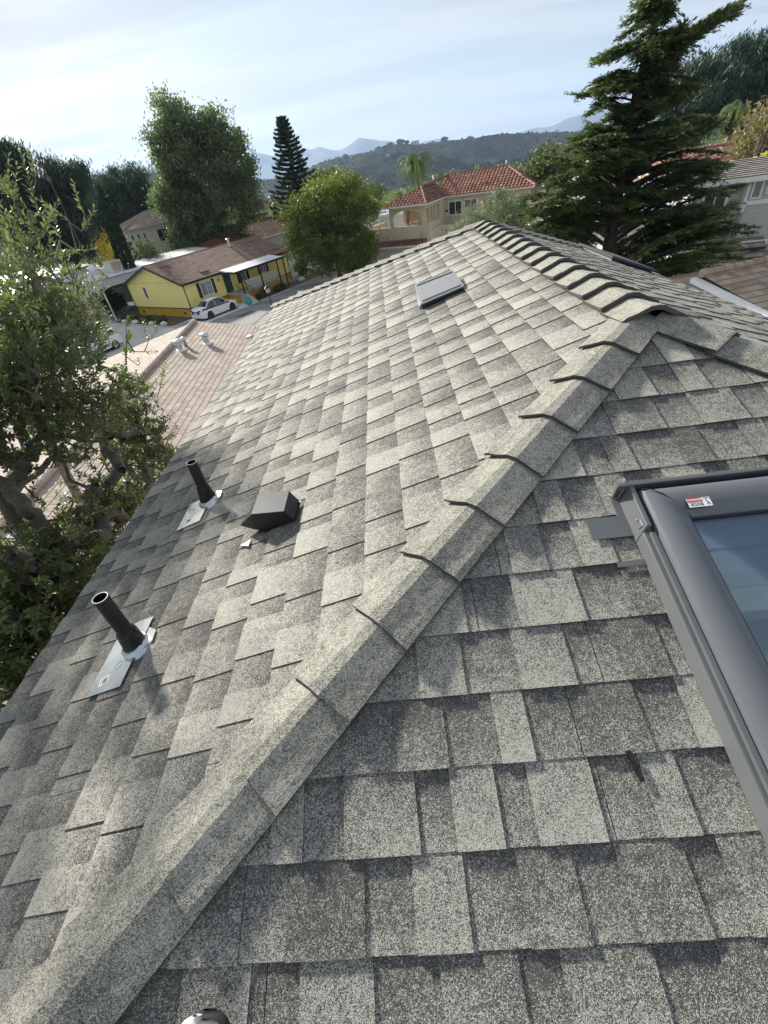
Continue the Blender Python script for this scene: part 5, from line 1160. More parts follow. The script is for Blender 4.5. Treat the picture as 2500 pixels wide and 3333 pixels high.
for i, (a, b2) in enumerate(((-1.9, 8.4), (-2.0, 6.5), (-1.8, 4.3), (-2.1, 2.1), (-1.5, 3.2))):
    shrub('bed_plant', ('low green plant at the left end of the gable bed', 'low green plant between the two left white rocks', 'low green plant in the middle of the gable bed', 'low green plant near the sedan end of the gable bed', 'spreading dark green plant against the ochre skirting')[i], YH.P(a, b2, 0), (.6, .6, .28), LM['bush'], 700, .12, .06, 'low plants in the bed under the yellow gable', sig=.1, cat='plant')
for i, a in enumerate((6.4, 7.4, 9.2, 10.1)):
    shrub('bed_plant', ('spiky green plant in front of the porch base by the first post', 'larger grey green plant in front of the porch railing', 'small plant in front of the porch base by the third post', 'plant at the far end of the porch base')[i], YH.P(a, -2.6, 0), (.5, .5, .5 if i == 1 else .33), LM['bush'], 900, .16, .05, 'plants in front of the porch', sig=.12, up=(0, 0, 1), cat='plant')
shrub('yellow_shrub', 'shrub with bright yellow autumn leaves left of the leaning cypress', *SP(226, 505, 63, 1.9), LM['yellow'], 2200, .34, .13, tone=.45, sig=.35, up=(0, 0, 1.2))
shrub('large_bush', 'rounded olive green bush in front of the cream house', *SP(312, 514, 64, 2.7), LM['bush'], 9000, .2, .1, sig=.25)
shrub('large_bush', 'dark green bush between the yellow shrub and the cypress', *SP(258, 512, 66, 1.9), LM['hedge'], 6000, .2, .1, sig=.25)
shrub('yellow_shrub', 'small yellow green bush at the upper right edge beside the grey roof', gd(1650, 345, 34)*(1, 1, 0)+(0, 0, 0), (1.2, 1.2, 3.9), LM['yellow'], 2500, .25, .12, sig=.2)
shrub('dark_shrub', 'dark shrub below the round tree beside the stop sign', (-2.6, 60.0, 0), (2.4, 1.5, 1.0), LM['hedge'], 4500, .16, .09)
shrub('dark_shrub', 'dark bush at the foot of the cedar with yellow flecks', gd(1200, 520, 20)*(1, 1, 0), (1.8, 1.5, 2.4), LM['cedar'], 6000, .12, .06)
# ---------------------------------------------------------------- trees
B_ = px_blob
def tr_px(name, label, Y, basepx, blobs, n, ncl, sig, ls, lw, mat, bark, **k):
    bs = [px_blob(x, y, Y, rx, ry, dY, dep) for (x, y, rx, ry, dY, dep) in blobs]; b = gd(basepx[0], basepx[1], Y); b = np.array([b[0], b[1], 0.])
    return tree(name, label, 'tree', b, bs, n, ncl, sig, ls, lw, mat, bark, **k)
tr_px('poplar_tree', 'very tall bushy green tree with two crowns behind the yellow home', 72, (455, 560),
      [(384, 262, 37, 50, 0, 3), (479, 285, 42, 46, 0, 3), (404, 350, 64, 70, 0, 4), (489, 370, 61, 80, 0, 4), (439, 460, 88, 62, 0, 4), (384, 430, 46, 70, 0, 3), (464, 520, 70, 40, 0, 3), (354, 310, 22, 44, 0, 2), (529, 420, 28, 70, 0, 2.5), (404, 515, 33, 36, -1, 2), (439, 300, 37, 50, 0, 3)],
      80000, 760, .50, .38, .16, LM['poplar'], MT['barkd'], trunk_r=.4, up=(0, 0, -.3), tone=.42, limbs=16)
tr_px('round_tree', 'broad round bright green tree beside the stop sign, left of the beige house', 52, (735, 600),
      [(715, 440, 72, 51, 0, 3), (660, 465, 40, 44, 0, 3), (785, 450, 40, 44, 0, 3), (720, 500, 88, 57, 0, 3.5), (685, 540, 59, 42, 0, 3), (775, 530, 41, 42, 0, 3), (735, 400, 36, 23, 0, 2), (690, 405, 29, 23, 0, 2), (700, 575, 45, 21, 0, 2.5), (640, 500, 23, 38, 0, 2), (750, 565, 45, 21, 0, 2)],
      56000, 620, .36, .24, .11, LM['round'], MT['bark'], trunk_r=.22, up=(0, 0, .5), tone=.50, limbs=16)
# norfolk pine
def norfolk():
    top = gd(598, 250, 82); bs = gd(664, 470, 82); t = thing('norfolk_pine', 'slender tiered dark conifer rising behind the round tree', 'tree', (bs[0], bs[1], 0))
    bx, by = (top[0]+bs[0])/2, top[1]; base = np.array([bx+.2, by, 0.]); tp = np.array([bx-.15, by, top[2]])
    part(lambda m: m.tube([base, (base+tp)/2, tp], [.3, .2, .04], 8), 'trunk', MT['barkd'], t, True)
    C, Dd, Nn, V = [], [], [], []; z = 4.0; Ht = tp[2]
    m = MB()
    while z < Ht-.2:
        f = (Ht-z)/(Ht-4); Lr = 4.3*min(1, f*1.15+.05)**.75; nb_ = 8; off = rng.random()*6
        for k in range(nb_):
            a = off+2*math.pi*k/nb_+rng.normal(0, .1); Lb = Lr*rng.uniform(.62, 1.12); dv = np.array([math.cos(a), math.sin(a), 0])
            p0 = base+(tp-base)*(z/Ht); pts = [p0+dv*Lb*q+np.array([0, 0, Lb*(.25*q*q-.08*q)]) for q in (0, .35, .7, 1.0)]
            m.tube(pts, [.05, .035, .025, .01], 4)
            ns = int(24+Lb*44)
            for _ in range(ns):
                q = rng.uniform(.12, 1.02); j = min(2, int(q/.35)); w = (q-[0, .35, .7][j])/.35; P = pts[j]*(1-w)+pts[j+1]*w
                sd = np.cross(dv, (0, 0, 1)); C.append(P+sd*rng.normal(0, .13)+np.array([0, 0, rng.uniform(0, .22)])); Dd.append(dv*.5+sd*rng.normal(0, .6)+np.array([0, 0, rng.uniform(.3, 1.1)])); V.append(.35+rng.normal(0, .2))
        z += .62*(.6+.5*f)
    m.build('branch', MT['barkd'], t, True)
    n = len(C); leaf_mesh('crown', C, .42, .14, np.array(Dd), rdir(n), np.clip(V, 0, 1), LM['norfolk'], t)
norfolk()
# dark pines at left
def pine_px(label, Y, base, blobs, n, ncl, mat='olive_dark', ls=.55, sig=.5, grp='dark pines at the left', **k):
    return tr_px('dark_pine', label, Y, base, blobs, n, ncl, sig, ls, .11, LM[mat], MT['barkd'], group=grp, trunk_r=.35, up=(.2, 0, 1.3), tone=.33, limbs=14, **k)
pine_px('tallest dark pine at the far left edge', 62, (30, 560), [(25, 360, 34, 48, 0, 3), (45, 420, 45, 70, 0, 3), (10, 440, 50, 80, 0, 3), (60, 500, 60, 60, 0, 3), (20, 330, 16, 22, 0, 1)], 26000, 340)
pine_px('feathery dark pine second from the left', 66, (140, 560), [(120, 390, 26, 32, 0, 2), (160, 385, 20, 34, 0, 2), (140, 440, 52, 50, 0, 3), (130, 510, 62, 46, 0, 3)], 22000, 320)
pine_px('dense dark pine left of the tall poplar', 84, (280, 520), [(295, 385, 28, 30, 0, 3), (250, 395, 28, 30, 0, 3), (215, 420, 28, 32, 0, 3), (265, 440, 62, 44, 0, 4), (225, 480, 60, 42, 0, 4), (310, 450, 34, 46, 0, 3), (190, 430, 14, 26, 0, 2)], 36000, 460)
pine_px('low dark pine mass filling the gap at the far left', 78, (90, 560), [(90, 510, 70, 40, 0, 4), (170, 520, 60, 40, 0, 4), (330, 500, 30, 30, 4, 3)], 16000, 240)
# flower stalk
fp = gd(84, 342, 58); t = thing('agave_stalk', 'thin mauve flower stalk with round head standing above the left trees', 'plant', (fp[0], fp[1], 0))
part(lambda m: m.tube([(fp[0], fp[1], 0), (fp[0]+.1, fp[1], fp[2]*.6), fp], [.06, .05, .03], 6), 'stalk', basic('mauve_stalk', (.13, .09, .10), .8), t)
part(lambda m: (m.ball(fp, (.17, .16, .16), jit=.25), m.ball(fp-(0, 0, .9), (.14, .14, .4), jit=.3), m.ball(fp-(-.02, 0, 1.7), (.2, .2, .3), jit=.3)), 'flower_head', bpy.data.materials['mauve_stalk'], t)
# leaning cypress
def cypress():
    b = gd(266, 570, 58); b = np.array([b[0], b[1], 0]); tpx = gd(214, 405, 58); t = thing('cypress', 'slim dark columnar cypress in front of the cream house', 'tree', b)
    n = 9000; q = rng.random(n)**1.3; ax = b+(tpx-b)*q[:, None]; rad = .95*np.sin(np.clip(1-q, 0, 1)**.75*math.pi*.55)+.05
    a = rng.random(n)*6.28; rr = rad*(.6+.45*rng.random(n)); P = ax+np.stack([np.cos(a)*rr, np.sin(a)*rr, rng.normal(0, .1, n)], 1)
    leaf_mesh('crown', P, .3, .10, rdir(n)*.35+(tpx-b)/np.linalg.norm(tpx-b), rdir(n), np.clip(rng.normal(.4, .18, n), 0, 1), LM['hedge'], t)
    part(lambda m: m.tube([b, b+(tpx-b)*.9], [.18, .03], 7), 'trunk', MT['barkd'], t)
cypress()
# palm
def palm(name, label, Y, px, trunk_top=None, nf=34, Lf=2.6, droop=1.):
    c = gd(px[0], px[1], Y); t = thing(name, label, 'palm', (c[0], c[1], 0))
    part(lambda m: m.tube([(c[0], c[1], 0), (c[0]+.1, c[1], c[2]*.5), c], [.3, .22, .24], 10), 'trunk', MT['palmtrunk'], t, True)
    C, Dd, Nn, V, Ll = [], [], [], [], []; m = MB()
    for k in range(nf):
        a = rng.random()*6.28; el = rng.uniform(-.5, 1.35); dv = np.array([math.cos(a), math.sin(a), 0]); Lq = Lf*rng.uniform(.8, 1.15); pts = []; p = c.copy(); e2 = el
        tn = rng.normal(.5, .16)-(.25 if el < 0 else 0)
        for i in range(9):
            pts.append(p.copy()); st = dv*math.cos(e2)+np.array([0, 0, math.sin(e2)]); p = p+st*Lq/8; e2 -= .27*droop
            if i > 0:
                sd = np.cross(dv, (0, 0, 1)); 
                for sg in (-1, 1):
                    for w in (0, .5):
                        C.append(pts[-1]+st*w*Lq/8+sd*sg*.22+np.array([0, 0, -.12])); Dd.append(st*.7+sd*sg*.8+np.array([0, 0, -.55])); Nn.append(np.cross(st, sd)+rng.normal(0, .2, 3)); V.append(tn+rng.normal(0, .1)); Ll.append(.7-.03*i)
        m.tube(pts, [.04]*4+[.025]*5, 4, .5)
    leaf_mesh('fronds', C, np.array(Ll), .11, np.array(Dd), np.array(Nn), np.clip(V, 0, 1), LM['palm'], t); m.build('frond_stems', LM['palm'], t)
palm('palm_tree', 'palm tree with drooping fronds behind the red tile roof', 74, (898, 352), nf=40, Lf=3.1)
palm('palm_tree', 'thin drooping palm at the upper right above the grey house', 50, (1588, 238), nf=20, Lf=2.1, droop=1.5)
# shrubs / trees around beige house
tr_px('olive_tree', 'silvery green olive tree in front of the beige house, right part', 34, (1080, 520), [(1095, 455, 48, 36, 0, 1.5), (1060, 470, 32, 30, 0, 1.5), (1120, 470, 34, 36, 0, 1.5), (1090, 500, 56, 24, 0, 1.5)], 17000, 330, .2, .17, .035, LM['olive'], MT['bark'], group='silvery olive trees', trunk_r=.12, up=(0, 0, 1.2), tone=.55)
tr_px('olive_tree', 'lower silvery green olive tree just above the roof peak', 30, (1020, 520), [(1020, 478, 26, 24, 0, 1.1), (1000, 498, 28, 16, 0, 1.1), (1045, 492, 30, 22, 0, 1.1)], 9000, 180, .18, .16, .032, LM['olive'], MT['bark'], group='silvery olive trees', trunk_r=.1, up=(0, 0, 1.2), tone=.42)
for i, (lb, Y, b, bl, n, mt) in enumerate((
    ('medium green tree in front of the hills between conifer and palm', 95, (690, 480), [(680, 395, 34, 26, 0, 3), (720, 385, 26, 22, 0, 3)], 7000, 'round'),
    ('yellow green tree top behind the round tree', 88, (770, 480), [(745, 400, 40, 20, 0, 3), (800, 420, 26, 22, 0, 3)], 7000, 'bush'),
    ('pale grey green tree beside the norfolk pine and ivy house', 84, (600, 520), [(605, 460, 26, 30, 0, 3), (600, 490, 26, 22, 0, 3)], 7000, 'olive'),
    ('bushy tree right of the palm behind the clay roof', 90, (980, 420), [(835, 455, 30, 22, 0, 3), (860, 440, 26, 18, 3, 3)], 5000, 'poplar'),
    ('dark green tree right of the red clay roof', 76, (1110, 420), [(1110, 385, 22, 20, 0, 3), (1135, 392, 20, 18, 0, 3)], 8000, 'cedar'),
    ('bright rounded tree at the upper left of the cedar', 58, (1190, 400), [(1180, 345, 32, 24, 0, 3), (1215, 365, 34, 26, 0, 3), (1160, 372, 20, 18, 0, 3)], 9000, 'bush'),
    ('dry tan leaved tree at the upper right edge', 42, (1655, 330), [(1650, 290, 22, 36, 0, 2), (1625, 310, 22, 20, 0, 2)], 2600, 'dry'),
    ('bare branched tree with tan twigs at the right edge', 40, (1650, 300), [(1655, 250, 18, 26, 0, 2)], 500, 'dry'))):
    tr_px('background_tree', lb, Y, b, bl, n, max(60, n//70), .4, .3, .14, LM[mt], MT['bark'], group='trees beyond the houses', trunk_r=.2, tone=.45, limbs=14 if 'bare' in lb else 8)
pine_px('large dark umbrella pine at the upper right, left crown', 70, (1520, 300), [(1510, 160, 34, 34, 0, 4), (1480, 215, 34, 34, 0, 4), (1530, 215, 40, 40, 0, 4), (1500, 270, 40, 24, 0, 4)], 24000, 300, grp='dark pines at the upper right', ls=.6, mat='norfolk')
pine_px('large dark umbrella pine at the upper right corner', 74, (1630, 300), [(1622, 118, 34, 38, 0, 4), (1600, 165, 44, 36, 0, 4), (1650, 200, 30, 36, 0, 4), (1560, 180, 30, 30, 0, 4), (1600, 215, 50, 20, 0, 4)], 30000, 360, grp='dark pines at the upper right', ls=.6, mat='norfolk')
# far tree line behind the houses
def fill():
    C, V = [], []
    for az in np.linspace(-62, 48, 130):
        a = R(az+rng.normal(0, .4)); r = rng.uniform(100, 170); h = rng.uniform(3.0, 6.2)-(r-100)*.02
        k = 260; c = np.array([r*math.sin(a), r*math.cos(a), h*.5]); ct = rng.normal(0, .12)
        P = c+rdir(k)*(rng.random(k)**(1/3))[:, None]*np.array([3.2, 3.2, h*.55]); C.append(P); V.append(np.clip(.35+ct+rng.normal(0, .12, k), 0, 1))
    o = leaf_mesh('distant_trees', np.concatenate(C), .8, .5, rdir(130*260), rdir(130*260), np.concatenate(V), LM['poplar'], None); tag(o, 'low mass of green tree tops beyond the neighbourhood', 'trees', kind='stuff')
fill()

# ---------------------------------------------------------------- the big cedar
def cedar():
    Y0 = 24.; tk = [gd(x, y, Y0) for x, y in ((1290, 640), (1296, 600), (1314, 540), (1335, 420), (1350, 324), (1378, 187), (1402, 90), (1422, 10), (1430, -70))]
    tk[0][2] = 0; tk[0][0] = tk[1][0]-.1
    t = thing('cedar_tree', 'huge layered dark green cedar towering over the roof on the right', 'tree', tk[0])
    part(lambda m: m.tube(tk, [.36, .30, .27, .22, .19, .15, .11, .07, .02], 10), 'trunk', MT['barkd'], t, True)
    sil = [(1395, -60), (1440, -40), (1450, 30), (1480, 60), (1600, 5), (1612, 15), (1540, 75), (1500, 120), (1490, 170), (1540, 260), (1560, 330), (1600, 395), (1590, 450), (1635, 495), (1600, 560), (1520, 590), (1440, 585), (1360, 600), (1300, 570), (1230, 550), (1150, 545), (1090, 520), (1100, 455), (1150, 430), (1180, 395), (1220, 345), (1235, 300), (1290, 255), (1245, 240), (1330, 130), (1290, 130), (1350, 60), (1370, 0)]
    def inside(x, y):
        c = False
        for i in range(len(sil)):
            a, b = sil[i], sil[i-1]
            if (a[1] > y) != (b[1] > y) and x < (b[0]-a[0])*(y-a[1])/(b[1]-a[1])+a[0]: c = not c
        return c
    tips = [(1600, 12, 0), (1560, 40, .2), (1520, 62, -.2), (1247, 208, 0), (1300, 125, 0), (1355, 45, 0), (1240, 305, 0), (1632, 492, 0), (1600, 400, 0), (1605, 560, .2), (1092, 512, 0), (1105, 470, .3), (1155, 432, 0), (1185, 395, 0), (1440, 20, 0), (1480, 95, 0), (1545, 330, 0), (1500, 170, 0), (1180, 340, .4)]
    rd = random.Random(5)
    while len(tips) < 330:
        x, y = rd.uniform(1085, 1640), rd.uniform(-55, 600)
        if not inside(x, y): continue
        if mnoise.noise(Vector((x/46, y/38, 3.7))) < .0+.25*(rd.random()-.5): continue
        if 1230 < x < 1430 and 370 < y < 610 and rd.random() < .74: continue
        if 1400 < x < 1520 and 470 < y < 600 and rd.random() < .5: continue
        tips.append((x, y, rd.uniform(-1, 1)))
    tz = np.array([p[2] for p in tk]); C, Dd, Nn, V, Ll = [], [], [], [], []; m = MB(); m2 = MB()
    for (x, y, dd) in tips:
        P = gd(x, y, Y0); dist = abs(P[0]-np.interp(P[2], tz, [p[0] for p in tk])); dep = 2.6 if P[2] < 9 else 1.2
        P = gd(x, y, Y0+dd*dep); zs = P[2]-rd.uniform(.05, .55)*dist+(.35 if P[2] > 10 else 0); zs = max(1.5, min(zs, tz[-1]-.3))
        if x > 1470 and y < 110: zs = gd(1380, 200, Y0)[2]
        tx = np.array([np.interp(zs, tz, [p[i] for p in tk]) for i in (0, 1)]+[zs]); br = P-tx; Lb = np.linalg.norm(br); bh_ = unit(br); sd = unit(np.cross(bh_, (0, 0, 1)))
        swp = rng.normal(0, .16)*Lb; pts = [tx+br*q+np.array([0, 0, Lb*.12*math.sin(q*math.pi)])+sd*swp*math.sin(q*math.pi) for q in np.linspace(0, 1, 6)]; r0 = .02+.014*Lb
        m.tube(pts, [r0*(1-.8*i/5) for i in range(6)], 5)
        clt = rng.normal(0, .12); nt = int(12+Lb*9)
        for k in range(nt):
            q = rng.uniform(.30 if Lb > 1.5 else .1, 1.0); j = min(4, int(q*5)); p = pts[j]+(pts[j+1]-pts[j])*(q*5-j)
            ang = rng.normal(0, .95); dv = unit(bh_*math.cos(ang)+sd*math.sin(ang)+np.array([0, 0, rng.normal(-.02, .12)])); Lt = rng.uniform(.3, .85)*(1.15-q*.35)
            for i in range(int(17*Lt/.4)):
                w = rng.random(); s2 = unit(np.cross(dv, (0, 0, 1))); lat = rng.normal(0, .10)
                pp = p+dv*Lt*w+s2*lat+np.array([0, 0, -.12*w*w-.03*rng.random()+rng.normal(0, .03)])
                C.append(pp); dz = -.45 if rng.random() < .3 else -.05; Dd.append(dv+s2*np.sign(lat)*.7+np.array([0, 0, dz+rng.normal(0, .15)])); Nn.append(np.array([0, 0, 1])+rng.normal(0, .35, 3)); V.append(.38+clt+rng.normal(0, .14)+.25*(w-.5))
            m2.tube([p, p+dv*Lt+np.array([0, 0, -.12])], [.012, .004], 3)
    m.build('branch', MT['barkd'], t, True); m2.build('twigs', MT['barkd'], t)
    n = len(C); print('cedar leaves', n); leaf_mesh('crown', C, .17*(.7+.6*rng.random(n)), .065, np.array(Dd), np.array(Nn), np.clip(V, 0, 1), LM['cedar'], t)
cedar()
# ---------------------------------------------------------------- near trees left of the roof
def gx(x, y, X): r = ray(x, y); return r*(X/r[0])+EYE
def skeleton(roots, targets, maxseg=.35):
    nodes = [np.array(p, float) for p in roots]; par = [-1]+list(range(len(roots)-1)); arr = np.array(nodes)
    d = np.min(np.linalg.norm(targets[:, None]-arr[None], axis=2), axis=1); order = np.argsort(d); ends = []
    A = np.zeros((len(roots)+len(targets)*6, 3)); A[:len(nodes)] = arr; cnt = len(nodes)
    for i in order:
        tg = targets[i]; dd = np.linalg.norm(A[:cnt]-tg, axis=1); j = int(np.argmin(dd)); D0 = dd[j]; k = max(1, int(math.ceil(D0/maxseg))); k = min(k, 6); pj = j; p0 = A[j].copy()
        sag = rng.normal(0, .06, 3)*D0
        for q in range(1, k+1):
            f = q/k; A[cnt] = p0+(tg-p0)*f+sag*math.sin(f*math.pi); nodes.append(A[cnt].copy()); par.append(pj); pj = cnt; cnt += 1
        ends.append((pj, tg-p0))
    w = np.ones(cnt)*.0; 
    for e, _ in ends: w[e] += 1
    for i in range(cnt-1, 0, -1):
        if par[i] >= 0: w[par[i]] += w[i]
    return A[:cnt], par, w, ends
def near_tree(name, label, roots, blobs, ntw, twig, nl, Ls, Wd, mat, bark, rmax, rk=.0042, upb=.3, droop=0., tone=.5, leafup=.4, extra=None):
    t = thing(name, label, 'tree', (roots[0][0], roots[0][1], 0))
    w = np.array([b[1][0]*b[1][1]*b[1][2]*(b[2] if len(b) > 2 else 1) for b in blobs])**.75; w /= w.sum()
    wh = rng.choice(len(blobs), ntw, p=w); C0 = np.array([b[0] for b in blobs]); Rr = np.array([b[1] for b in blobs])
    tg = C0[wh]+rdir(ntw)*Rr[wh]*(rng.random(ntw)**.5)[:, None]
    if extra is not None: tg = np.concatenate([tg, extra])
    # keep clear of the roof
    zroof = (H+(-.8907+tg[:, 0]/S/3)*S); ok = (tg[:, 0] < XL*S-.12) | (tg[:, 2] < H+ZE*S-.25)
    tg = tg[ok]; A, par, wt, ends = skeleton(roots, tg)
    m = MB(); nr_ = len(roots)
    rad = np.minimum(rk*np.sqrt(wt+.6), rmax)
    q_ = np.linspace(0, len(roots)-1, len(roots)*5); rp = [np.array([np.interp(a, range(len(roots)), [p[i] for p in roots]) for i in range(3)]) for a in q_]
    for _ in range(3): rp = [rp[0]]+[(rp[i-1]+rp[i]*2+rp[i+1])/4 for i in range(1, len(rp)-1)]+[rp[-1]]
    rr_ = [float(np.interp(a, range(len(roots)), rad[:len(roots)])) for a in q_]; m.tube([p+rng.normal(0, .012, 3) for p in rp], rr_, 12)
    for i in range(1, len(A)):
        j = par[i]
        if j < 0 or i < nr_: continue
        r0 = min(rad[j], rad[i]*1.5); big = rad[i] > .02
        m.tube([A[j], A[i]], [r0, rad[i]], 7 if big else (5 if rad[i] > .009 else 3), cap=False)
    m.build('branches', bark, t, True)
    C, Dd, Nn, V = [], [], [], []; m = MB()
    for e, inc in ends:
        base = A[e]; inc = inc/(np.linalg.norm(inc)+1e-6); dv = unit(inc*.6+rng.normal(0, .5, 3)+np.array([0, 0, upb])); Lt = twig*rng.uniform(.5, 1.3)
        ct = rng.normal(0, .13); nn_ = max(4, int(nl*Lt/twig)); prev = base; e0 = unit(np.cross(dv, rng.normal(size=3))); e1 = np.cross(dv, e0); bend = rng.normal(0, .15, 3)-np.array([0, 0, droop])
        pts = [base+dv*Lt*q+bend*Lt*q*q for q in (0, .5, 1)]; m.tube(pts, [.004, .003, .0015], 3, cap=False)
        for k in range(nn_):
            q = (k+.5)/nn_; p = base+dv*Lt*q+bend*Lt*q*q; a = k*2.4+rng.normal(0, .3); o = e0*math.cos(a)+e1*math.sin(a)
            ld = unit(dv*leafup+o+rng.normal(0, .2, 3)); ll = Ls
            C.append(p+ld*ll*.55); Dd.append(ld); nv = np.cross(ld, np.cross(dv, ld)); Nn.append(nv+rng.normal(0, .35, 3)); V.append(tone+ct+rng.normal(0, .13)+.18*(q-.5))
    m.build('twigs', bark, t)
    n = len(C); print(name, 'leaves', n); Ss = .7+.55*rng.random(n)
    leaf_mesh('leaves', C, Ls*Ss, Wd*Ss, np.array(Dd), np.array(Nn), np.clip(V, 0, 1), mat, t, fold=True)
    return t
def xb(x, y, X, rx, ry, w=1.): c = gx(x, y, X); d = np.linalg.norm(c-EYE)/950.; return (c, (rx*d, max(rx, ry)*d*1.1, ry*d), w)
bl = [xb(60, 860, -3.4, 95, 50), xb(150, 865, -3.5, 90, 50), xb(100, 930, -3.3, 100, 40, .8), xb(200, 900, -3.5, 60, 50), xb(265, 870, -3.7, 50, 50), xb(290, 930, -3.6, 62, 55), xb(330, 970, -3.5, 50, 45), xb(352, 1005, -3.5, 34, 30),
      xb(300, 1000, -3.5, 62, 42), xb(220, 980, -3.5, 62, 36, .6), xb(272, 838, -3.7, 30, 30), xb(120, 985, -3.4, 80, 30, .35), xb(200, 1060, -3.4, 60, 32, .45), xb(240, 1100, -3.4, 74, 42), xb(312, 1078, -3.4, 48, 42),
      xb(190, 1150, -3.3, 84, 44), xb(255, 1150, -3.2, 60, 44), xb(80, 1200, -3.2, 130, 52), xb(150, 1230, -3.1, 90, 50), xb(40, 1280, -3.1, 84, 62), xb(110, 1320, -3.05, 90, 62), xb(165, 1280, -3.0, 50, 42), xb(50, 1400, -3.0, 74, 60, 2.5), xb(15, 1480, -2.95, 60, 60, 3), xb(90, 1370, -2.95, 46, 50, 2.5), xb(130, 1290, -2.9, 60, 60, 1.5), xb(40, 1300, -2.9, 70, 60, 1.5),
      xb(-120, 1300, -3.1, 80, 120), xb(-120, 900, -3.6, 80, 100),
      ((-3.3, 3.5, 9.0), (.5, .7, .3), .6), ((-2.8, 3.0, 9.3), (.35, .6, .2), .5), ((-3.6, 2.8, 8.9), (.5, .6, .3), .5), ((-2.65, 2.1, 9.4), (.3, .6, .2), .6), ((-2.9, .9, 9.3), (.4, .7, .25), .7), ((-3.2, 0., 9.1), (.5, .8, .3), .7), ((-2.95, 2.0, 9.2), (.3, .6, .3), .5), ((-3.1, 1.4, 9.1), (.3, .5, .3), 1.), ((-3.0, .4, 8.9), (.3, .5, .3), 1.), ((-3.9, 2.0, 8.9), (.6, .8, .6), .9), ((-4.5, 3.0, 9.3), (.8, .8, .6), .9), ((-3.3, .9, 8.3), (.5, .7, .5), .9), ((-3.6, 0.0, 8.6), (.6, .8, .5), .7), ((-4.3, 2.4, 9.9), (.6, .6, .4), .5), ((-3.3, 1.6, 9.3), (.4, .5, .3), .7)]
r0 = gx(-40, 1010, -3.6); roots = [np.array([r0[0]-.5, r0[1]+.1, 0]), np.array([r0[0]-.4, r0[1], 4.5]), r0, gx(30, 1065, -3.35), gx(75, 1120, -3.25), gx(115, 1160, -3.2)]
ex = np.array([gx(x, y, -3.35) for x, y in ((12, 960), (30, 1000), (48, 1045), (70, 1070), (100, 1090))]+[gx(x, y, -3.75) for x, y in ((272, 770), (274, 735), (272, 705), (300, 790), (312, 760), (322, 735), (338, 716), (290, 760), (345, 840), (350, 815), (368, 1000), (384, 985), (330, 890))])
near_tree('foreground_tree', 'leafy broadleaf tree with glossy green leaves close to the left eave', roots, bl, 3100, .19, 20, .050, .022, LM['near'], bark_mat('grey_bark', (.06, .052, .042), (.17, .15, .125)), .062, tone=.42, extra=ex)
bl2 = [xb(30, 470, -3.6, 46, 50, .05), xb(80, 530, -3.6, 60, 50, .07), xb(50, 600, -3.6, 80, 50, .16), xb(125, 640, -3.7, 60, 40, .16), xb(30, 700, -3.5, 64, 60), xb(110, 720, -3.6, 84, 50), xb(175, 690, -3.7, 34, 46, .5), xb(60, 790, -3.5, 94, 50), xb(160, 770, -3.7, 54, 40), xb(20, 850, -3.4, 54, 50)]
roots = [np.array([-4.9, 5.0, 0]), np.array([-4.7, 5.1, 4.5]), np.array([-4.5, 5.2, 7.0]), gx(40, 820, -4.1)]
ex2 = np.array([gx(x, y, -3.6) for x, y in ((182, 462), (178, 500), (168, 545), (158, 590), (78, 388), (72, 420), (60, 455), (235, 602), (205, 630), (150, 480), (130, 520), (20, 400), (40, 430), (190, 560), (120, 560), (110, 470))])
near_tree('sprouting_tree', 'tree with long upright shoots of narrow greyish leaves at the upper left edge', roots, bl2, 460, .30, 20, .062, .022, LM['near2'], bark_mat('pale_twig', (.12, .10, .07), (.30, .26, .19)), .06, upb=.9, tone=.5, leafup=1.2, extra=ex2)
bl3 = [xb(310, 810, -3.9, 10, 20), xb(345, 800, -3.9, 6, 14), xb(410, 880, -3.6, 8, 14), xb(330, 730, -4, 6, 20)]
# ---------------------------------------------------------------- hills
def prof(pts):
    a = sorted(gdir(x, y) for x, y in pts); xs = [p[0] for p in a]; ys = [p[1] for p in a]
    return lambda az: float(np.interp(az, xs, ys))
near_p = prof([(-300, 430), (0, 400), (300, 372), (480, 372), (560, 384), (620, 372), (690, 352), (730, 340), (790, 328), (830, 318), (860, 308), (920, 308), (1000, 303), (1050, 297), (1110, 290), (1200, 286), (1260, 280), (1400, 262), (1659, 232), (1900, 200)])
def hz(r, az, x, y):
    top = H+math.tan(near_p(az))*2000; s = smooth(r, 620, 2000); n1 = mnoise.fractal(Vector((x*.0022, y*.0022, .3)), 1.0, 2.1, 6); n2 = abs(mnoise.noise(Vector((x*.0036+7, y*.0030, 1.3))))
    zz = -75+(top+75)*s**.85+ (n1*42-abs(n2)*150*s)*min(1, s*2.5)*(1-.85*smooth(r, 1500, 1980)) + mnoise.fractal(Vector((x*.03, y*.03, 0)), 1, 2, 3)*3.0*(.3+s)
    if r > 2000: zz -= (r-2000)*.12
    return zz
t = NT('chaparral'); v = t.obj(); f1 = t.mr(t.noise(v, .006, 6, .7), .40, .62); f2 = t.mr(t.noise(v, .055, 6, .85), .38, .62)
c = t.mix(f2, (.010, .020, .010), (.055, .072, .030)); c = t.mix(t.math('MULTIPLY', f1, .45), c, (.14, .13, .075)); f3 = t.mr(t.noise(v, .0035, 4, .6), .60, .68); c = t.mix(t.math('MULTIPLY', f3, .5), c, (.26, .22, .15))
t.ln(c, t.b.inputs['Base Color']); t.b.inputs['Roughness'].default_value = 1.0; t.b.inputs['Specular IOR Level'].default_value = 0; t.bump(f2, 1., 5.); 
polar('hills', t.m, R(-62), R(56), 620, list(np.linspace(560, 2000, 150))+[2050, 2200, 2500], hz, 'structure')
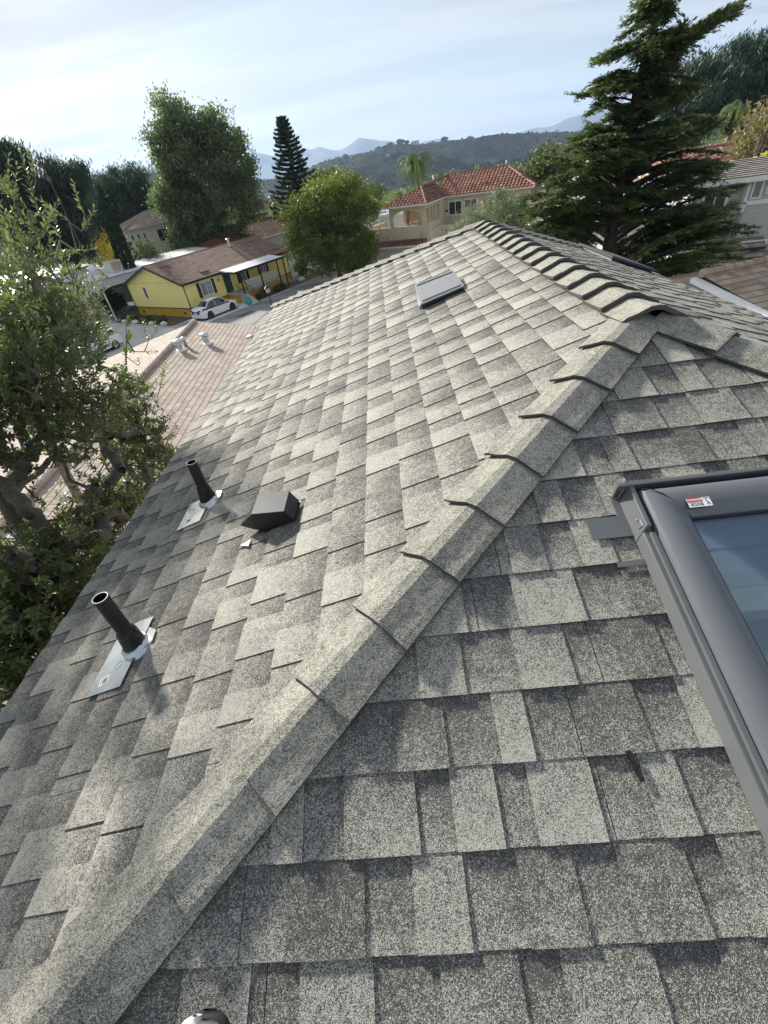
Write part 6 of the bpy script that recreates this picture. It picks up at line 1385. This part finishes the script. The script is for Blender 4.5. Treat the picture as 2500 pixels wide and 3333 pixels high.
far_p = prof([(-300, 470), (200, 372), (420, 350), (530, 338), (550, 333), (572, 336), (590, 342), (640, 326), (655, 320), (672, 322), (690, 314), (715, 322), (735, 322), (760, 308), (772, 303), (800, 305), (840, 306), (900, 312), (1000, 310), (1100, 292), (1130, 284), (1150, 278), (1190, 272), (1225, 262), (1270, 250), (1400, 235), (1659, 190), (1900, 150)])
def mz(r, az, x, y):
    top = H+math.tan(far_p(az))*9000; s = smooth(r, 6500, 9000); n = mnoise.fractal(Vector((x*.0009, y*.0009, 2)), 1, 2, 6); return -150+(top+150)*s+(n*160)*s*(1-.85*smooth(r, 8300, 9000))-max(0, r-9000)*.25
polar('mountains', basic('mountain_rock', (.05, .06, .055), 1, 0, .4, .002), R(-62), R(56), 420, list(np.linspace(6500, 9000, 50))+[9300, 9800], mz, 'structure')
# scattered chaparral oaks on the hillside + a few ridge houses
def onhill(az, r): x, y = r*math.sin(az), r*math.cos(az); return np.array([x, y, hz(r, az, x, y)])
C, V = [], []
for _ in range(5200):
    az = R(rng.uniform(-45, 42)); r = rng.uniform(700, 2000); p = onhill(az, r); k = 9; rr = rng.uniform(2, 5)*(1+.35*(r > 1900)); ct = rng.normal(0, .15)
    C.append(p+rdir(k)*np.array([rr, rr, rr*.6])*.6+(0, 0, rr*.3)); V.append(np.full(k, .3+ct)+rng.normal(0, .1, k))
n = 5200*9; o = leaf_mesh('hillside_scrub', np.concatenate(C), 4.5, 3.5, rdir(n), rdir(n), np.clip(np.concatenate(V), 0, 1), leaf_mat('scrub', (.008, .018, .008), (.07, .09, .035), .0, 1, 0), None)
tag(o, 'dark green scrub and oaks covering the far hillside', 'scrub', kind='stuff')
for i, (x, y, w, lb) in enumerate(((897, 312, 22, 'pale house on the crest of the far hill'), (760, 340, 14, 'white house on the far hillside above the round tree'), (838, 338, 10, 'tiny pale house high on the far hillside'), (712, 361, 9, 'small white house low on the far hillside'), (578, 427, 16, 'white house on the near hillside right of the tall poplar'), (640, 360, 10, 'tiny house on the spur beside the norfolk pine'), (782, 336, 9, 'second tiny house near the spur crest'))):
    az, el = gdir(x, y); best = None
    for r in np.linspace(650, 1995, 300):
        p = onhill(az, r); e2 = math.atan2(p[2]-H, r)
        if e2 >= el-.001: best = r; break
    r = best or 1990; p = onhill(az, r); f = Fr((p[0], p[1], 0), (.95, -.3)); h_ = w*.4; t = thing('hill_house', lb, 'house', p, 'distant houses on the hills')
    part(lambda m: f.box(m, -w/2, w/2, 0, 8, p[2]-3, p[2]+h_), 'wall', MT['offw'], t); part(lambda m: f.box(m, -w/2-1, w/2+1, -1, 9, p[2]+h_, p[2]+h_+1.2), 'roof', GRYT, t)
    part(lambda m: [f.box(m, a-.8, a+.8, -.1, -.01, p[2]+1, p[2]+h_-1) for a in np.linspace(-w/2+2, w/2-2, 3)], 'windows', MT['glass'], t)
# ridge trees
for i, (x, y) in enumerate(((832, 308), (842, 300), (862, 303), (868, 298), (878, 304), (818, 318), (745, 332), (960, 302), (1015, 298))):
    az, el = gdir(x, y); p = onhill(az, 1960); k = 260; P = p+rdir(k)*(rng.random(k)**.4)[:, None]*np.array([16, 10, 8 if i % 3 else 6])*rng.uniform(.6, 1.1)+(0, 0, 6)
    t = thing('ridge_tree', ('dark tree on the far ridge, %s' % ('left of the crest house' if x < 890 else 'right of the crest house')), 'tree', p, 'trees on the far ridge')
    part(lambda m: m.tube([p-(0, 0, 2), p+(0, 0, 10)], .8, 5), 'trunk', MT['barkd'], t); leaf_mesh('crown', P, 4.5, 3, rdir(k), rdir(k), np.clip(rng.normal(.3, .15, k), 0, 1), LM['hedge'], t)
# ---------------------------------------------------------------- haze
bpy.ops.mesh.primitive_cube_add(size=1); hb = bpy.context.object; hb.name = 'haze'; hb.dimensions = (26000, 22000, 1300); hb.location = (0, 2500, -560+1300/2-0)
hm = bpy.data.materials.new('haze_air'); hm.use_nodes = True; nt = hm.node_tree; nt.nodes.remove(nt.nodes['Principled BSDF'])
pv = nt.nodes.new('ShaderNodeVolumePrincipled'); pv.inputs['Color'].default_value = (.52, .70, 1.0, 1); pv.inputs['Density'].default_value = HAZE = .0001; pv.inputs['Anisotropy'].default_value = .2
nt.links.new(pv.outputs[0], nt.nodes['Material Output'].inputs['Volume']); hb.data.materials.append(hm); hb['kind'] = 'stuff'
# ---------------------------------------------------------------- sky and sun
AZ, EL = 39, 25
w = bpy.data.worlds.new('World'); sc.world = w; w.use_nodes = True; nt = w.node_tree; bg = nt.nodes['Background']
sk = nt.nodes.new('ShaderNodeTexSky'); sk.sky_type = 'NISHITA'; sk.sun_disc = False; sk.sun_elevation = R(EL); sk.sun_rotation = R(-AZ); sk.air_density = 1.3; sk.dust_density = .8; sk.ozone_density = 1.5
tc = nt.nodes.new('ShaderNodeTexCoord'); sp_ = nt.nodes.new('ShaderNodeSeparateXYZ'); nt.links.new(tc.outputs['Generated'], sp_.inputs[0])
def mth(op, a, b=0.):
    n = nt.nodes.new('ShaderNodeMath'); n.operation = op
    for i, q in enumerate((a, b)):
        if hasattr(q, 'is_output'): nt.links.new(q, n.inputs[i])
        else: n.inputs[i].default_value = q
    return n.outputs[0]
zz = mth('ADD', mth('MAXIMUM', sp_.outputs[2], 0.), .13); cx_ = mth('DIVIDE', sp_.outputs[0], zz); cy_ = mth('DIVIDE', sp_.outputs[1], zz)
cb = nt.nodes.new('ShaderNodeCombineXYZ'); nt.links.new(cx_, cb.inputs[0]); nt.links.new(cy_, cb.inputs[1])
def cloud(rot, scl, ns, det, lo, hi):
    mp = nt.nodes.new('ShaderNodeMapping'); mp.inputs['Rotation'].default_value = (0, 0, R(rot)); mp.inputs['Scale'].default_value = scl; nt.links.new(cb.outputs[0], mp.inputs[0])
    n = nt.nodes.new('ShaderNodeTexNoise'); n.inputs['Scale'].default_value = ns; n.inputs['Detail'].default_value = det; n.inputs['Roughness'].default_value = .5; n.inputs['Distortion'].default_value = .35; nt.links.new(mp.outputs[0], n.inputs['Vector'])
    r_ = nt.nodes.new('ShaderNodeMapRange'); r_.interpolation_type = 'SMOOTHSTEP'; nt.links.new(n.outputs['Fac'], r_.inputs[0]); r_.inputs[1].default_value = lo; r_.inputs[2].default_value = hi; return r_.outputs[0]
c1 = cloud(14, (.30, 1.1, 1), 1.5, 6, .40, .60); c2 = cloud(-12, (.45, 1.5, 1), .7, 4, .40, .60)
fac = mth('ADD', mth('MULTIPLY', c1, .28), mth('ADD', mth('MULTIPLY', c2, .20), .52))
mx = nt.nodes.new('ShaderNodeMix'); mx.data_type = 'RGBA'; nt.links.new(fac, mx.inputs[0]); nt.links.new(sk.outputs[0], mx.inputs[6]); mx.inputs[7].default_value = (4.1, 4.5, 4.95, 1); cl_ = nt.nodes.new('ShaderNodeMix'); cl_.data_type = 'RGBA'; nt.links.new(c1, cl_.inputs[0]); cl_.inputs[6].default_value = (2.45, 2.65, 3.2, 1); cl_.inputs[7].default_value = (4.35, 4.4, 4.35, 1); nt.links.new(cl_.outputs[2], mx.inputs[7])
nt.links.new(mx.outputs[2], bg.inputs['Color']); bg.inputs['Strength'].default_value = .070
sd_ = Vector((-math.sin(R(AZ))*math.cos(R(EL)), math.cos(R(AZ))*math.cos(R(EL)), math.sin(R(EL))))
sl_ = bpy.data.lights.new('sun', 'SUN'); sl_.energy = 4.2; sl_.angle = R(4); sl_.color = (1, .95, .86); so = bpy.data.objects.new('sun', sl_); COL.objects.link(so); so.rotation_mode = 'QUATERNION'; so.rotation_quaternion = sd_.to_track_quat('Z', 'Y')
# ---------------------------------------------------------------- camera
from mathutils import Matrix
cm = bpy.data.cameras.new('camera'); cam = bpy.data.objects.new('camera', cm); COL.objects.link(cam); sc.camera = cam
mat = Matrix.Identity(4)
for i, vv in enumerate((M3@np.array([1, 0, 0]), M3@np.array([0, -1, 0]), M3@np.array([0, 0, -1]), EYE)):
    for j in range(3): mat[j][i] = vv[j]
cam.matrix_world = mat; cm.sensor_fit = 'VERTICAL'; cm.sensor_height = 36; cm.lens = F/3333*36; cm.clip_start = .05; cm.clip_end = 40000
sc.render.resolution_x, sc.render.resolution_y = 768, 1024
sc.view_settings.view_transform = 'Standard'; sc.view_settings.look = 'None'; sc.view_settings.gamma = 1; sc.view_settings.exposure = 1.25
sc.render.engine = 'CYCLES'; sc.cycles.transparent_max_bounces = 12; sc.cycles.max_bounces = 6; sc.cycles.volume_bounces = 0
